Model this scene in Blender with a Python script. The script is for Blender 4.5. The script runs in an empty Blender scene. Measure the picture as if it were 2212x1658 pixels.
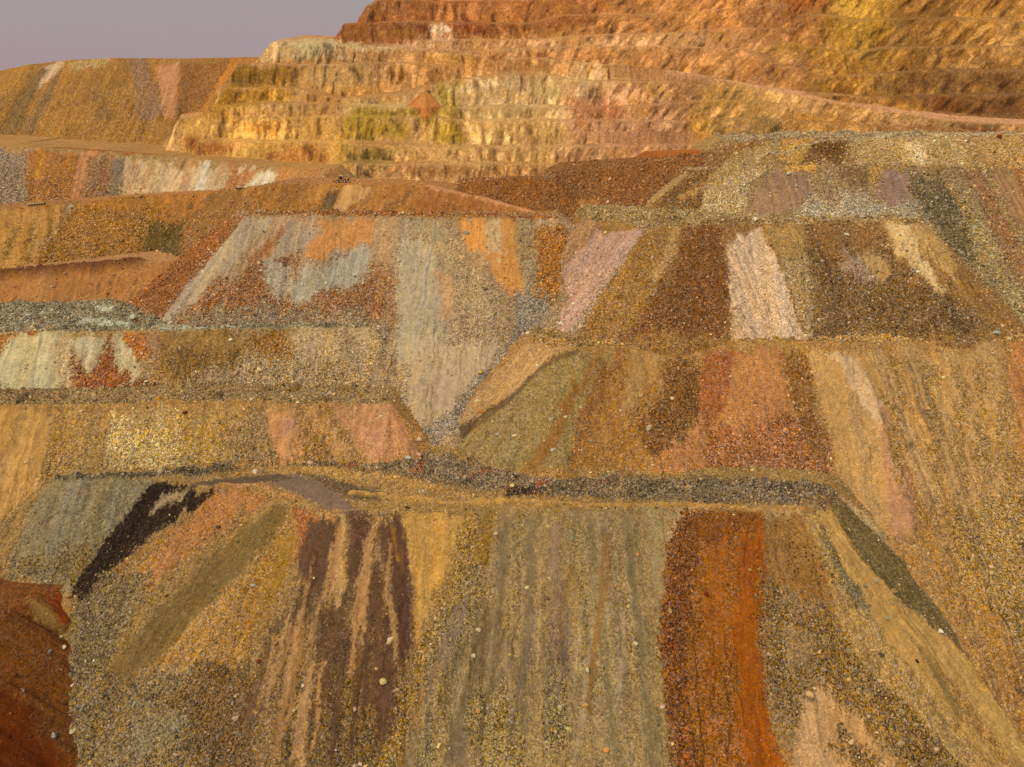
import bpy, math, random
import numpy as np
S = bpy.context.scene
R = math.radians
RES = 1.0

# ------------------------------------------------------------------ camera
FPX = 1596.0; CX = 1106.0; CY = 829.0
PITCH = math.atan((829-165)/FPX)
cam = bpy.data.objects.new('camera', bpy.data.cameras.new('camera'))
S.collection.objects.link(cam); S.camera = cam
cam.data.sensor_width = 36; cam.data.lens = 36*FPX/2212
cam.data.clip_start = 1; cam.data.clip_end = 20000
cam.location = (0, 0, 0); cam.rotation_euler = (math.pi/2-PITCH, 0, 0)

# ------------------------------------------------------------------ sky and light
w = bpy.data.worlds.new('World'); S.world = w; w.use_nodes = True
nt = w.node_tree; nt.nodes.clear()
def N(t, k, **kw):
    n = t.nodes.new(k)
    for a, b in kw.items(): setattr(n, a, b)
    return n
out = N(nt, 'ShaderNodeOutputWorld'); bg = N(nt, 'ShaderNodeBackground'); bg2 = N(nt, 'ShaderNodeBackground')
sky = N(nt, 'ShaderNodeTexSky', sky_type='NISHITA', sun_disc=False)
SUN_EL, SUN_AZ = 38, -60           # azimuth from +Y towards +X
sky.sun_elevation = R(SUN_EL); sky.sun_rotation = R(SUN_AZ)
sky.dust_density = 3
nt.links.new(sky.outputs[0], bg.inputs[0]); bg.inputs[1].default_value = 0.05
# overcast veil: a mauve band low down, brighter warm-grey cloud overhead
geo = N(nt, 'ShaderNodeTexCoord'); sep = N(nt, 'ShaderNodeSeparateXYZ')
nt.links.new(geo.outputs['Generated'], sep.inputs[0])
ramp = N(nt, 'ShaderNodeValToRGB'); cr = ramp.color_ramp
cr.elements[0].position = 0.0; cr.elements[0].color = (.40, .305, .320, 1)
cr.elements[1].position = 1.0; cr.elements[1].color = (.70, .68, .64, 1)
for p, c in ((.03, (.398, .304, .318)), (.10, (.375, .335, .335)), (.30, (.46, .43, .42)), (.6, (.62, .59, .56))):
    e = cr.elements.new(p); e.color = (*c, 1)
cn = N(nt, 'ShaderNodeTexNoise'); cn.inputs['Scale'].default_value = 3; cn.inputs['Detail'].default_value = 5
mp = N(nt, 'ShaderNodeMapping'); mp.inputs['Scale'].default_value = (1, 1, 6)
nt.links.new(geo.outputs['Generated'], mp.inputs[0]); nt.links.new(mp.outputs[0], cn.inputs['Vector'])
ma = N(nt, 'ShaderNodeMath', operation='MULTIPLY_ADD'); ma.inputs[1].default_value = .12; ma.inputs[2].default_value = -.06
nt.links.new(cn.outputs[0], ma.inputs[0])
ad = N(nt, 'ShaderNodeMath', operation='ADD'); nt.links.new(sep.outputs[2], ad.inputs[0]); nt.links.new(ma.outputs[0], ad.inputs[1])
nt.links.new(ad.outputs[0], ramp.inputs[0])
nt.links.new(ramp.outputs[0], bg2.inputs[0]); bg2.inputs[1].default_value = 1.0
mx = N(nt, 'ShaderNodeMixShader'); mx.inputs[0].default_value = .92
nt.links.new(bg.outputs[0], mx.inputs[1]); nt.links.new(bg2.outputs[0], mx.inputs[2]); nt.links.new(mx.outputs[0], out.inputs[0])

sl = bpy.data.lights.new('sun', 'SUN'); sl.energy = 1.9; sl.angle = R(12); sl.color = (1, .93, .82)
so = bpy.data.objects.new('sun', sl); S.collection.objects.link(so)
# light arrives from behind-left of the camera
SUNV = (-.55, -.52, .85)
from mathutils import Vector
so.rotation_euler = Vector(SUNV).to_track_quat('Z', 'Y').to_euler()
_az = math.atan2(SUNV[0], SUNV[1])
sky.sun_rotation = _az; sky.sun_elevation = math.asin(SUNV[2]/Vector(SUNV).length)

S.view_settings.view_transform = 'Standard'; S.view_settings.look = 'None'
S.view_settings.exposure = 0.06; S.view_settings.gamma = 1
S.render.engine = 'CYCLES'

# ------------------------------------------------------------------ photo point -> place
SP, CP = math.sin(PITCH), math.cos(PITCH)
def ray(px, py):
    a = (px-CX)/FPX; b = -(py-CY)/FPX
    return np.array([a, CP+b*SP, -SP+b*CP])
def Z(px, py, z):
    d = ray(px, py); t = z/d[2]; return tuple(d*t)
def Y(px, py, y):
    d = ray(px, py); t = y/d[1]; return tuple(d*t)
def wall_y0(px):
    return 450 - max(0, px-1450)*(85/760.0)
def W(px, py, dy=0):
    d = ray(px, py); y0 = wall_y0(px)+dy       # hits the mean wall plane z = -55 + .75 (y - y0)
    t = (-55-.75*y0)/(d[2]-.75*d[1]); return tuple(d*t)

# ------------------------------------------------------------------ noise
def _h(ix, iy, iz, seed):
    n = (ix*np.int64(374761393) + iy*np.int64(668265263) + iz*np.int64(2147483647 % 1000003) + seed*np.int64(974711)) & np.int64(0xffffffff)
    n = ((n ^ (n >> 13))*np.int64(1274126177)) & np.int64(0xffffffff)
    n = n ^ (n >> 16)
    return ((n & 0xffff).astype(np.float32))*np.float32(2/65535.)-np.float32(1)
def vn2(x, y, seed=0):
    xi = np.floor(x); yi = np.floor(y); fx = (x-xi).astype(np.float32); fy = (y-yi).astype(np.float32)
    xi = xi.astype(np.int64); yi = yi.astype(np.int64); z = np.int64(0)
    u = fx*fx*(3-2*fx); v = fy*fy*(3-2*fy)
    a = _h(xi, yi, z, seed); b = _h(xi+1, yi, z, seed); c = _h(xi, yi+1, z, seed); d = _h(xi+1, yi+1, z, seed)
    return a+(b-a)*u+(c-a)*v+(a-b-c+d)*u*v
def fbm(x, y, octv=4, seed=0, gain=.5):
    s = 0; a = 1.; t = 0
    for i in range(octv):
        s = s+a*vn2(x, y, seed+i*17); t += a; a *= gain; x = x*2.03+11.3; y = y*2.03-7.7
    return s/t
def sstep(a, b, x):
    t = np.clip((x-a)/(b-a), 0, 1); return t*t*(3-2*t)
def lin(c):
    c = np.array(c, dtype=np.float64)/255.; return np.where(c <= .04045, c/12.92, ((c+.055)/1.055)**2.4)

# ------------------------------------------------------------------ terraces
# every dump is a flat-topped heap: a crest line in space, falling away at its own angle on every side
TIERS = []
class Tier:
    def __init__(s, key, name, crest, slope, back=80, wall=False, top=(150, 118, 75), toprock=.4, face=(150, 118, 75), rock=.4, rise=0.0, lump=1.0, closed=False, base=None, kink=None):
        s.key, s.name, s.slope, s.wall, s.top, s.toprock, s.face, s.rock, s.rise, s.lump = key, name, slope, wall, top, toprock, face, rock, rise, lump
        c = [tuple(map(float, p)) for p in crest]; s.base = base; s.kink = kink
        if not closed:
            a, b = c[0], c[-1]
            c = c+[(b[0]*(b[1]+back)/b[1] if b[0] > 0 else b[0], b[1]+back, b[2]), (a[0]*(a[1]+back)/a[1] if a[0] < 0 else a[0], a[1]+back, a[2])]
        s.P = np.array(c, dtype=np.float32); s.id = len(TIERS); TIERS.append(s)
    def ev(s, x, y):
        """height, distance outside (+) / inside (-), nearest crest point"""
        P = s.P; n = len(P); best = np.full(x.shape, 1e12, np.float32)
        bx = np.zeros_like(best); by = np.zeros_like(best); bz = np.zeros_like(best); ins = np.zeros(x.shape, bool)
        for i in range(n):
            a = P[i]; b = P[(i+1) % n]; dx, dy = b[0]-a[0], b[1]-a[1]; L = dx*dx+dy*dy
            t = np.clip(((x-a[0])*dx+(y-a[1])*dy)/max(L, 1e-6), 0, 1)
            qx = a[0]+t*dx; qy = a[1]+t*dy; d = (x-qx)**2+(y-qy)**2; m = d < best
            best = np.where(m, d, best); bx = np.where(m, qx, bx); by = np.where(m, qy, by); bz = np.where(m, a[2]+t*(b[2]-a[2]), bz)
            c = (a[1] > y) != (b[1] > y)
            if dy != 0: ins ^= c & (x < a[0]+(y-a[1])*dx/dy)
        d = np.sqrt(best); d = np.where(ins, -d, d)
        z = bz-s.slope*np.maximum(d, 0)+s.rise*np.maximum(-d, 0)
        if s.kink is not None: z = np.where(z < s.kink, s.kink-3*(s.kink-z), z)
        return z, d, bx, by

def zs(z, pts): return [Z(px, py, z) for px, py in pts]
def zv(pts): return [Z(px, py, z) for px, py, z in pts]
def ws(pts, dy=0): return [W(px, py, dy) for px, py in pts]

Tier('A', 'spoil_terrace', zs(-132, [(118, 1044), (330, 1040), (480, 1049), (590, 1090), (700, 1106), (860, 1109), (1030, 1103), (1250, 1104), (1470, 1099), (1640, 1109), (1735, 1107), (1797, 1076), (1802, 1062)]), .75, 60, rise=.09,
     top=(158, 124, 72), toprock=.45, face=(150, 118, 70))
Tier('B2', 'spoil_terrace', zs(-114, [(-300, 880), (-60, 878), (120, 877), (400, 869), (600, 871), (800, 872), (838, 878)]), .86, 60, top=(150, 122, 78), toprock=.8, face=(168, 128, 74))
Tier('B3', 'spoil_terrace', zs(-97.5, [(-300, 724), (0, 722), (250, 716), (480, 713), (700, 712), (806, 713)]), .80, 90, top=(132, 122, 90), toprock=.9, face=(165, 135, 85))
Tier('BR', 'spoil_terrace', zs(-97.3, [(1143, 736), (1190, 754), (1260, 749), (1400, 746), (1500, 741), (1700, 736), (1850, 742), (2000, 739), (2212, 738), (2700, 738)]), .76, 60, top=(165, 128, 68), toprock=.9, face=(165, 125, 72))
Tier('C1', 'spoil_terrace', zs(-61, [(530, 467), (700, 466), (850, 468), (1000, 470), (1150, 470), (1205, 473)]), .66, 60, top=(160, 112, 55), toprock=.6, face=(165, 135, 95))
Tier('C2', 'spoil_terrace', zs(-60.5, [(1262, 475), (1330, 480), (1395, 493), (1500, 489), (1600, 484), (1700, 486), (1850, 482), (1985, 490)]), .77, 50, kink=-97.9, top=(158, 130, 80), toprock=.9, face=(150, 112, 62))
Tier('D1', 'spoil_terrace', [Y(px, py, 373) for px, py in [(1650, 372), (1700, 362), (1780, 358), (1900, 359), (2080, 364), (2220, 366), (2700, 370)]], .70, 50, top=(150, 118, 68), toprock=.7, face=(150, 120, 78), rock=.6)
Tier('D2', 'spoil_terrace', [Y(px, py, 393) for px, py in [(1600, 312), (1625, 304), (1680, 300), (1800, 298), (1950, 297), (2100, 296), (2212, 293), (2700, 288)]], .70, 60, top=(165, 140, 100), toprock=.8, face=(160, 126, 74), rock=.6)
Tier('D0', 'spoil_heap', [Y(px, py, 403) for px, py in [(1215, 364), (1290, 354), (1420, 349), (1510, 345)]], .66, 30, top=(135, 85, 38), toprock=.5, face=(142, 94, 44), rock=.7)
Tier('D3', 'spoil_heap', [Y(px, py, 384) for px, py in [(1000, 396), (1060, 390), (1140, 386), (1200, 390)]], .8, 20, top=(140, 90, 42), toprock=.5, face=(142, 92, 44), rock=.6)
Tier('D5', 'spoil_heap', [Y(px, py, 386) for px, py in [(1490, 368), (1560, 364), (1640, 362), (1700, 362)]], .68, 30, top=(170, 138, 88), toprock=.6, face=(138, 98, 46), rock=.9)
Tier('D4', 'spoil_heap', [Y(px, py, 428) for px, py in [(1405, 334), (1450, 331), (1560, 328), (1640, 325)]], .7, 20, top=(165, 98, 45), toprock=.1, face=(160, 94, 42), rock=.1)
Tier('E', 'ramp_terrace', zv([(-300, 470, -65.5), (0, 453, -63.3), (150, 440, -62), (290, 425, -60), (430, 416, -58.6)])+[Y(px, py, y) for px, py, y in [(520, 409, 388), (560, 402, 384), (640, 397, 381), (760, 399, 379), (860, 401, 378), (930, 405, 378), (1060, 433, 372), (1162, 461, 364)]], .80, 60,
     top=(168, 118, 66), toprock=.1, face=(162, 112, 54), rock=.35)
Tier('E2', 'ramp_terrace', zv([(-300, 620, -91.5), (0, 601, -89), (200, 582, -86), (400, 560, -82.5), (520, 548, -81)]), .70, 25, top=(178, 130, 80), toprock=.1, face=(172, 120, 66), rock=.08)
Tier('F', 'ramp_terrace', zv([(-300, 300, -34), (0, 316, -37), (200, 325, -40), (400, 342, -44.5), (600, 361, -48)])+[Y(700, 375.5, 411)], .75, 130, top=(172, 128, 72), toprock=.15, face=(165, 130, 82), rock=.3)
Tier('G', 'spoil_ridge', [Y(px, py, 600) for px, py in [(-500, 260), (-250, 200), (-100, 172), (0, 154), (60, 140), (150, 130), (250, 126), (400, 127), (545, 124), (620, 124)]], .72, 150, top=(160, 120, 66), toprock=.3, face=(162, 118, 60), rock=.35)
# pit wall: steep risers between narrow benches
def Wt(key, pts, slope=1.45, dy=0, back=60, **k):
    return Tier(key, 'pit_wall', ws(pts, dy), slope, back, wall=True, top=k.pop('top', (180, 132, 80)), toprock=.2, face=k.pop('face', (195, 150, 92)), rock=.2, rise=k.pop('rise', .10), **k)
Wt('W0', [(590, 350), (700, 354), (850, 357), (1000, 356), (1170, 356), (1300, 350), (1700, 345)], 1.3)
Wt('W1', [(430, 306), (700, 308), (940, 320), (1240, 318), (1375, 315), (1500, 312), (1700, 304), (1900, 296), (2300, 300)], 1.3)
Wt('W2', [(396, 256), (600, 253), (731, 252), (935, 251), (1000, 260), (1300, 262), (1460, 259), (1550, 256), (1720, 262), (1900, 272), (2080, 282), (2300, 285)], 1.35)
Wt('W3', [(450, 236), (560, 226), (731, 222), (948, 233), (1300, 232), (1409, 226), (1560, 215), (1700, 228)], 1.7)
Wt('W4', [(485, 190), (627, 189), (731, 215), (867, 197), (968, 176), (1070, 163), (1155, 157), (1240, 176), (1463, 176), (1560, 190)], 1.45)
Wt('W5', [(521, 141), (627, 139), (731, 138), (877, 136), (960, 140)], 1.4)
Wt('W6', [(589, 90), (700, 91), (731, 98), (877, 106), (1036, 119), (1206, 130), (1340, 141), (1463, 156), (1531, 165), (1666, 195), (1802, 222), (1971, 248), (2056, 260), (2208, 269), (2400, 285)], 1.0, top=(186, 136, 86), rise=.22)
Wt('W7', [(736, 66), (748, 52), (860, 49), (920, 49), (1040, 52), (1140, 50), (1240, 34), (1500, 24), (1700, 10)], 1.6, face=(156, 94, 50))
Wt('W6b', [(900, 88), (1010, 84), (1150, 86), (1300, 74), (1450, 71), (1600, 63), (1700, 61), (1800, 60)], 1.2, face=(190, 135, 82))
Wt('W6c', [(1050, 112), (1150, 106), (1300, 101), (1450, 100), (1600, 110), (1700, 150)], 1.3, face=(192, 135, 80))
Wt('W8', [(796, 20), (822, 3), (1000, 0), (1300, -4), (1500, -30), (1800, -40)], 1.3, face=(165, 98, 50))
Wt('W9', [(900, -50), (1200, -50), (1500, -70), (2000, -80)], 1.3, face=(165, 98, 50))
Wt('R1', [(1740, 200), (1880, 211), (2000, 208), (2212, 203), (2600, 200)], 1.6, face=(150, 100, 48))
Wt('R2', [(1650, 130), (1780, 165), (1900, 160), (2050, 150), (2212, 150), (2600, 150)], 1.15, face=(160, 115, 50))
Wt('R3', [(1690, 90), (1800, 110), (1950, 100), (2212, 98), (2600, 100)], 1.15, face=(165, 120, 50))
Wt('R4', [(1740, 30), (1850, 45), (2000, 40), (2212, 48), (2600, 45)], 1.15, face=(168, 120, 48))
Wt('R5', [(1800, -30), (2000, -20), (2212, -15), (2600, -15)], 1.15, face=(160, 110, 48))
Wt('R6', [(1850, -90), (2212, -80), (2600, -80)], 1.15, face=(160, 110, 48))
# two cones of sand that slid over the wall
for nm, (ax, ay, w_) in (('K1', (920, 198, 234)), ('K2', (916, 241, 254))):
    c = np.array(W(ax, ay, 2))
    Tier(nm, 'sand_cone', [(c[0]-.3, c[1]-.3, c[2]), (c[0]+.3, c[1]-.3, c[2]), (c[0], c[1]+.5, c[2])], .72, closed=True, top=(190, 128, 70), toprock=0, face=(188, 124, 66), rock=.02, wall=False, base=W(920, w_)[2])
TK = {t.key: t for t in TIERS}
WALLIDS = [t.id for t in TIERS if t.wall]

def hit(key, px, py):
    """photo point -> the place where that line of sight meets one terrace"""
    if key == 'W': return np.array(W(px, py))
    flat = key.endswith('^'); T = TK[key.rstrip('^')]; d = ray(px, py)
    t = np.arange(80, 760, 1.0, dtype=np.float64)/d[1]
    for k in range(2):
        x, y, z = d[0]*t, d[1]*t, d[2]*t
        h, dist, bx, by = T.ev(x.astype(np.float32), y.astype(np.float32))
        m = (h-z) > 0
        if not m.any():
            i = int(np.argmin(z-h)); return np.array([x[i], y[i], z[i]])
        i = int(np.argmax(m))
        if k == 0: t = np.linspace(t[max(i-1, 0)], t[i], 30)
    if dist[i] < -7 and not flat:        # a grazing line over the flat top: stop just behind the crest
        q = np.array([x[i]-bx[i], y[i]-by[i]]); q *= 7/np.linalg.norm(q); return np.array([bx[i]+q[0], by[i]+q[1], h[i]])
    return np.array([x[i], y[i], h[i]])

# the orange mound low on the left: a plane leaning against the toe of terrace A
_p1 = hit('A', 140, 1268); _p2 = hit('A', 168, 1658)
_e = _p2-_p1; _nh = np.array([-_e[1], _e[0]]); _nh /= np.linalg.norm(_nh)
if _nh[0] > 0: _nh = -_nh
_g = _e[2]/np.dot(_e[:2], _e[:2])
def mound(x, y):
    along = ((x-_p1[0])*_e[0]+(y-_p1[1])*_e[1])*_g
    acr = (x-_p1[0])*_nh[0]+(y-_p1[1])*_nh[1]
    z = _p1[2]+along+.50*acr
    # gullies running down and to the right
    L = np.linalg.norm(_e[:2]); q = ((x-_p1[0])*_e[0]+(y-_p1[1])*_e[1])/L
    k = q+acr*.55
    g = fbm(k*.22, acr*.03, 3, 91)
    z = z+g*2.2-np.maximum(0, vn2(k*.35, acr*.02, 95))*1.3+1.6*fbm(x*.07, y*.07, 3, 96)
    return np.minimum(z, _p1[2]+.6+.03*acr+.3*vn2(x*.2, y*.2, 4)), acr, k

# ------------------------------------------------------------------ grid
ny = lambda a, b, st: np.arange(a, b, st/RES)
Yr = np.concatenate([ny(60, 112, 1.0), ny(112, 300, .30), ny(300, 420, .38), ny(420, 610, .5), ny(610, 900, 4)]).astype(np.float32)
uc = np.linspace(-1, 1, int(1560*RES)); uo = np.linspace(1.01, 1.6, 70)
U = np.concatenate([-uo[::-1], uc, uo]).astype(np.float32)
gx = (U[None, :]*(.66*Yr[:, None]+72)).astype(np.float32); gy = np.repeat(Yr[:, None], len(U), 1)
nr, nc = gx.shape
FLOOR = -236.0
zz = np.full((nr, nc), FLOOR, np.float32); own = np.full((nr, nc), -1, np.int16); dd = np.zeros_like(zz)
fx = gx.copy(); fy = gy.copy(); rill_ = np.zeros_like(zz)
CH = 100
wx = gx+1.3*fbm(gx*.11, gy*.11, 3, 5)+.4*vn2(gx*.6, gy*.6, 6); wy = gy+1.3*fbm(gx*.11+50, gy*.11, 3, 7)+.4*vn2(gx*.6, gy*.6+30, 8)
for T in TIERS:
    y0 = T.P[:, 1].min()-(T.P[:, 2].max()-FLOOR)/T.slope if T.key != 'x' else 0
    lo = 0
    for r0 in range(0, nr, CH):
        sl_ = slice(r0, min(r0+CH, nr))
        if Yr[sl_][-1] < T.P[:, 1].min()-175: continue
        if Yr[sl_][0] > T.P[:, 1].max()+90 and not T.wall: continue
        amp = 1.0
        if T.wall and T.key != 'W6':
            w1 = fbm(gx[sl_]*.022, gy[sl_]*.022, 3, 19+T.id); w2 = fbm(gx[sl_]*.09, gy[sl_]*.05, 3, 21+T.id)
            h, d, bx, by = T.ev(wx[sl_]+3*w2, wy[sl_]+5*w1+2.5*w2); h = h+1.2*w1
        else: h, d, bx, by = T.ev(wx[sl_], wy[sl_])
        # scalloped crest and downslope ribs: constant along each fall line
        dist = np.maximum(d, .01); ux = (wx[sl_]-bx)/dist; uy = (wy[sl_]-by)/dist
        if T.wall: nn = np.hypot(ux, uy)+1e-3; ux = ux/nn; uy = uy/nn
        px_ = bx+22*ux; py_ = by+22*uy
        if T.wall:
            q1 = gx[sl_]-.8*h; q2 = gx[sl_]+h
            nz = fbm(q1*.05, q2*.03, 4, 31)*1.7+fbm(q1*.22, q2*.09, 4, 77, .6)*1.0
            rg = 1-np.abs(fbm(q1*.11, q2*.035, 3, 40))*2
            h = h+(nz+rg*.45-.3)*np.clip(.10+d/5, 0, 1)
        else:
            s1 = fbm(px_*.10, py_*.10, 2, 12+T.id); s2 = vn2(px_*.55, py_*.55, 23+T.id)
            on = np.clip(d/5, 0, 1)
            mx_ = px_+1.7*fbm(gx[sl_]*.16, gy[sl_]*.12, 3, 66); my_ = py_+1.7*fbm(gx[sl_]*.14, gy[sl_]*.16, 3, 67)
            ril = np.maximum(0, 1-np.abs(fbm(mx_*.36, my_*.36, 3, 33+T.id))*10)*np.clip(d/8-.2, 0, 1)*sstep(-.25, .45, fbm(gx[sl_]*.035, gy[sl_]*.035, 3, 35)+.3*vn2(px_*.3, py_*.3, 36))
            h = h+on*(s1*1.5+s2*.20*np.clip(d/20, 0, 1))*T.lump-ril*.45
            rill_[sl_] = np.where(h > zz[sl_], ril, rill_[sl_])
            h = h+fbm(gx[sl_]*.25, gy[sl_]*.25, 3, 50+T.id)*.22
        if T.base is not None: h = np.where(h > T.base, h, -999)
        m = h > zz[sl_]
        zz[sl_] = np.where(m, h, zz[sl_]); own[sl_] = np.where(m, T.id, own[sl_]); dd[sl_] = np.where(m, d, dd[sl_])
        fx[sl_] = np.where(m & (d > 0), px_, np.where(m, gx[sl_], fx[sl_])); fy[sl_] = np.where(m & (d > 0), py_, np.where(m, gy[sl_], fy[sl_]))
# lower-left mound
MID = len(TIERS)
mz, macr, mk = mound(gx, gy)
m = (mz > zz) & (gx < 0) & (macr > -5) & (own != TK['B2'].id) & (gy < _p1[1]+15)
zz = np.where(m, mz, zz); own = np.where(m, MID, own); dd = np.where(m, 10, dd); fx = np.where(m, mk, fx); fy = np.where(m, macr*.04, fy)

# berms, windrows and dumped ridges lying on the benches: polyline, height, half width, lumpiness
RIDGES = []
def ridge(z, pts, h, wd, lump=.5, key='A', col=None, rock=None):
    RIDGES.append((np.array(zs(z, pts)), h, wd, lump, key, col, rock))
ridge(-132, [(700, 996), (900, 992), (1050, 1012), (1300, 1036), (1560, 1052), (1790, 1066)], 1.6, 3.5, 1.4)
ridge(-132, [(800, 1006), (1000, 1030), (1250, 1058), (1500, 1072), (1780, 1080)], 1.4, 3.2, 1.4)
ridge(-132, [(600, 1003+20), (720, 1030), (880, 1052), (1040, 1083)], 1.2, 2.6, .5, col=(172, 132, 76), rock=.5)
ridge(-132, [(760, 1072), (880, 1082), (1000, 1090), (1110, 1086), (1300, 1096), (1480, 1092), (1600, 1102), (1735, 1102)], .9, 1.8, .5, col=(180, 138, 76), rock=.25)
ridge(-132, [(470, 1050), (560, 1052), (640, 1082)], .8, 2.2, .5, col=(170, 125, 78), rock=.4)
ridge(-132, [(120, 1036), (250, 1032), (380, 1026), (520, 1018)], .9, 2.5, 1.2, col=(105, 92, 68), rock=.9)
ridge(-87.5, [(-60, 596), (0, 592), (100, 589), (200, 587), (300, 583)], 3.2, 5.5, .5, key='E2', col=(112, 68, 36), rock=.3)
ridge(-97.5, [(0, 700), (120, 690), (240, 700), (340, 690)], 1.3, 4, 1.5, key='B3')
ridge(-97.5, [(-50, 672), (60, 668), (200, 672), (300, 668)], 1.5, 4, 1.5, key='B3')
ridge(-97.5, [(0, 722), (250, 718), (500, 714), (800, 713)], .8, 1.5, .8, key='B3')
ridge(-114, [(0, 878), (250, 876), (400, 868), (700, 868)], .7, 1.3, .8, key='B2')
ridge(-98, [(1180, 752), (1400, 743), (1700, 735), (1850, 738), (2212, 734)], 1.0, 1.7, .8, key='BR', col=(180, 138, 70), rock=.9)
ridge(-61, [(560, 466), (640, 463), (800, 466), (1000, 468), (1200, 472)], 1.1, 1.4, .9, key='C1', col=(160, 100, 48), rock=.9)
ridge(-60.5, [(1290, 474), (1500, 482), (1700, 482), (1990, 484)], 1.2, 1.6, .9, key='C2', col=(160, 125, 75), rock=1)
ridge(-28.4, [(1640, 300), (1800, 297), (1950, 296), (2212, 292), (2400, 290)], .8, 1.3, .7, key='D2', col=(185, 165, 120), rock=.8)
rcol = {}
rmask = []
for pts, h, wd, lump, key, col, rk in RIDGES:
    x0, x1 = pts[:, 0].min()-8, pts[:, 0].max()+8; y0_, y1_ = pts[:, 1].min()-8, pts[:, 1].max()+8
    ra = np.searchsorted(Yr, [y0_, y1_]); sl_ = slice(max(ra[0], 0), ra[1])
    X, Yy = gx[sl_], gy[sl_]; X = X+1.0*fbm(X*.2, Yy*.2, 2, 61); Yy = Yy+1.0*fbm(X*.2+9, Yy*.2, 2, 62)
    best = np.full(X.shape, 1e9, np.float32)
    for i in range(len(pts)-1):
        a, b = pts[i], pts[i+1]; dx, dy = b[0]-a[0], b[1]-a[1]
        t = np.clip(((X-a[0])*dx+(Yy-a[1])*dy)/(dx*dx+dy*dy), 0, 1)
        best = np.minimum(best, np.hypot(X-a[0]-t*dx, Yy-a[1]-t*dy))
    k = np.clip(1-best/wd, 0, 1); k = np.minimum(k*1.25, 1)
    k = k*k*(3-2*k)
    k = k*(own[sl_] == TK[key].id)
    zz[sl_] += k*h*(1+lump*.6*fbm(gx[sl_]*.28, gy[sl_]*.28, 3, 63))+k*lump*.5*vn2(gx[sl_]*.8, gy[sl_]*.8, 64)
    rmask.append((sl_, k, col, rk))

# ------------------------------------------------------------------ base colours
col = np.zeros((nr, nc, 3), np.float32); rock = np.full((nr, nc), .3, np.float32); pid = np.full((nr, nc), -1, np.int16)
col[:] = lin((165, 120, 70))
for T in TIERS:
    m = own == T.id
    if not m.any(): continue
    k = sstep(-1.2, .6, dd[m]+.8*vn2(gx[m]*.9, gy[m]*.9, 3))[:, None]
    col[m] = lin(T.top)*(1-k)+lin(T.face)*k; rock[m] = T.toprock*(1-k[:, 0])+T.rock*k[:, 0]
m = own == MID; gk = fbm(fx[m]*.30, fy[m]*.6, 3, 97)[:, None]; col[m] = lin((116, 70, 32))*(1+.45*gk); rock[m] = .25

# ------------------------------------------------------------------ coloured tips, each fixed to its terrace
PATCHES = []
def pp(key, pts, c, rk, rag=2.0, name=None):
    q = [tuple(map(float, s.split(','))) for s in pts.split()]
    PATCHES.append((key, q, c, rk, rag, name))
# A: lowest terrace
pp('A', '700,1108 900,1105 910,1400 840,1720 420,1720 540,1480 640,1250', (142, 112, 72), .5)
pp('A', '110,1038 335,1036 300,1100 235,1170 165,1290 10,1250 40,1150', (134, 124, 88), .35, 1.5, 'grey green tip at the left end of the lowest terrace')
pp('A', '30,1195 130,1180 235,1170 170,1290 10,1250', (122, 108, 70), .8)
pp('A', '165,1040 190,1040 110,1170 80,1190', (142, 132, 100), .15)
pp('A', '480,1045 600,1085 540,1110 430,1190 300,1300 190,1450 160,1440 165,1290 250,1225 380,1130 440,1085', (152, 116, 68), .6, 2)
pp('A', '440,1085 490,1052 590,1085 520,1112 400,1195 300,1280 330,1200', (166, 116, 68), .35, 2, 'orange tan tip between the black and green strips')
pp('A', '165,1290 240,1240 330,1250 300,1330 230,1450 150,1520', (128, 108, 72), .85)
pp('A', '330,1040 405,1047 380,1085 300,1165 215,1265 175,1305 160,1270 195,1225 240,1150 290,1090', (50, 36, 24), .8, .9, 'black strip')
pp('A', '395,1058 440,1060 380,1087 320,1120 340,1085', (156, 134, 96), .2, 1)
pp('A', '415,1062 478,1052 440,1085 330,1155 240,1235 235,1215 320,1125', (56, 41, 27), .7, .9)
pp('A', '590,1098 632,1112 560,1190 470,1290 390,1380 300,1460 210,1490 250,1420 340,1325 440,1225 520,1145', (116, 94, 50), .2, 1.8, 'green strip')
pp('A', '632,1112 690,1112 660,1190 600,1290 540,1400 480,1470 400,1440 330,1460 390,1390 470,1300 560,1200', (164, 124, 68), .5, 2, 'tan tip right of the green strip')
pp('A', '600,1175 640,1150 620,1250 570,1330 530,1380 560,1290', (152, 112, 48), .35, 1.5)
pp('A', '625,1100 690,1108 680,1150 650,1200 640,1140', (156, 98, 54), .5, 1.5)
pp('A', '150,1500 230,1470 330,1440 450,1430 530,1500 560,1720 180,1720', (126, 110, 74), .9, 2.5, 'grey brown rubble low on the lowest terrace')
pp('A', '300,1560 430,1480 440,1540 300,1640', (124, 114, 82), .6)
pp('A', '350,1480 520,1430 560,1520 520,1720 420,1720 400,1560', (112, 88, 54), .85)
pp('A', '620,1500 860,1440 860,1720 600,1720', (112, 90, 54), .85, 3)
pp('A', '690,1112 720,1110 700,1200 640,1290 660,1190', (172, 126, 72), .4)
pp('A', '668,1118 738,1113 732,1200 712,1262 668,1300 650,1260 652,1190', (88, 64, 47), .12, 1.3, 'dark brown strip')
pp('A', '655,1275 700,1275 640,1370 590,1480 545,1570 515,1570 560,1440 600,1350', (98, 74, 50), .3, 2.2)
pp('A', '680,1300 750,1270 775,1400 720,1500 660,1640 640,1720 600,1720 660,1540 690,1420', (90, 68, 46), .35, 3)
pp('A', '748,1120 790,1116 812,1210 850,1330 860,1450 840,1560 810,1600 800,1480 770,1330 745,1210', (86, 60, 44), .25, 2)
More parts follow.
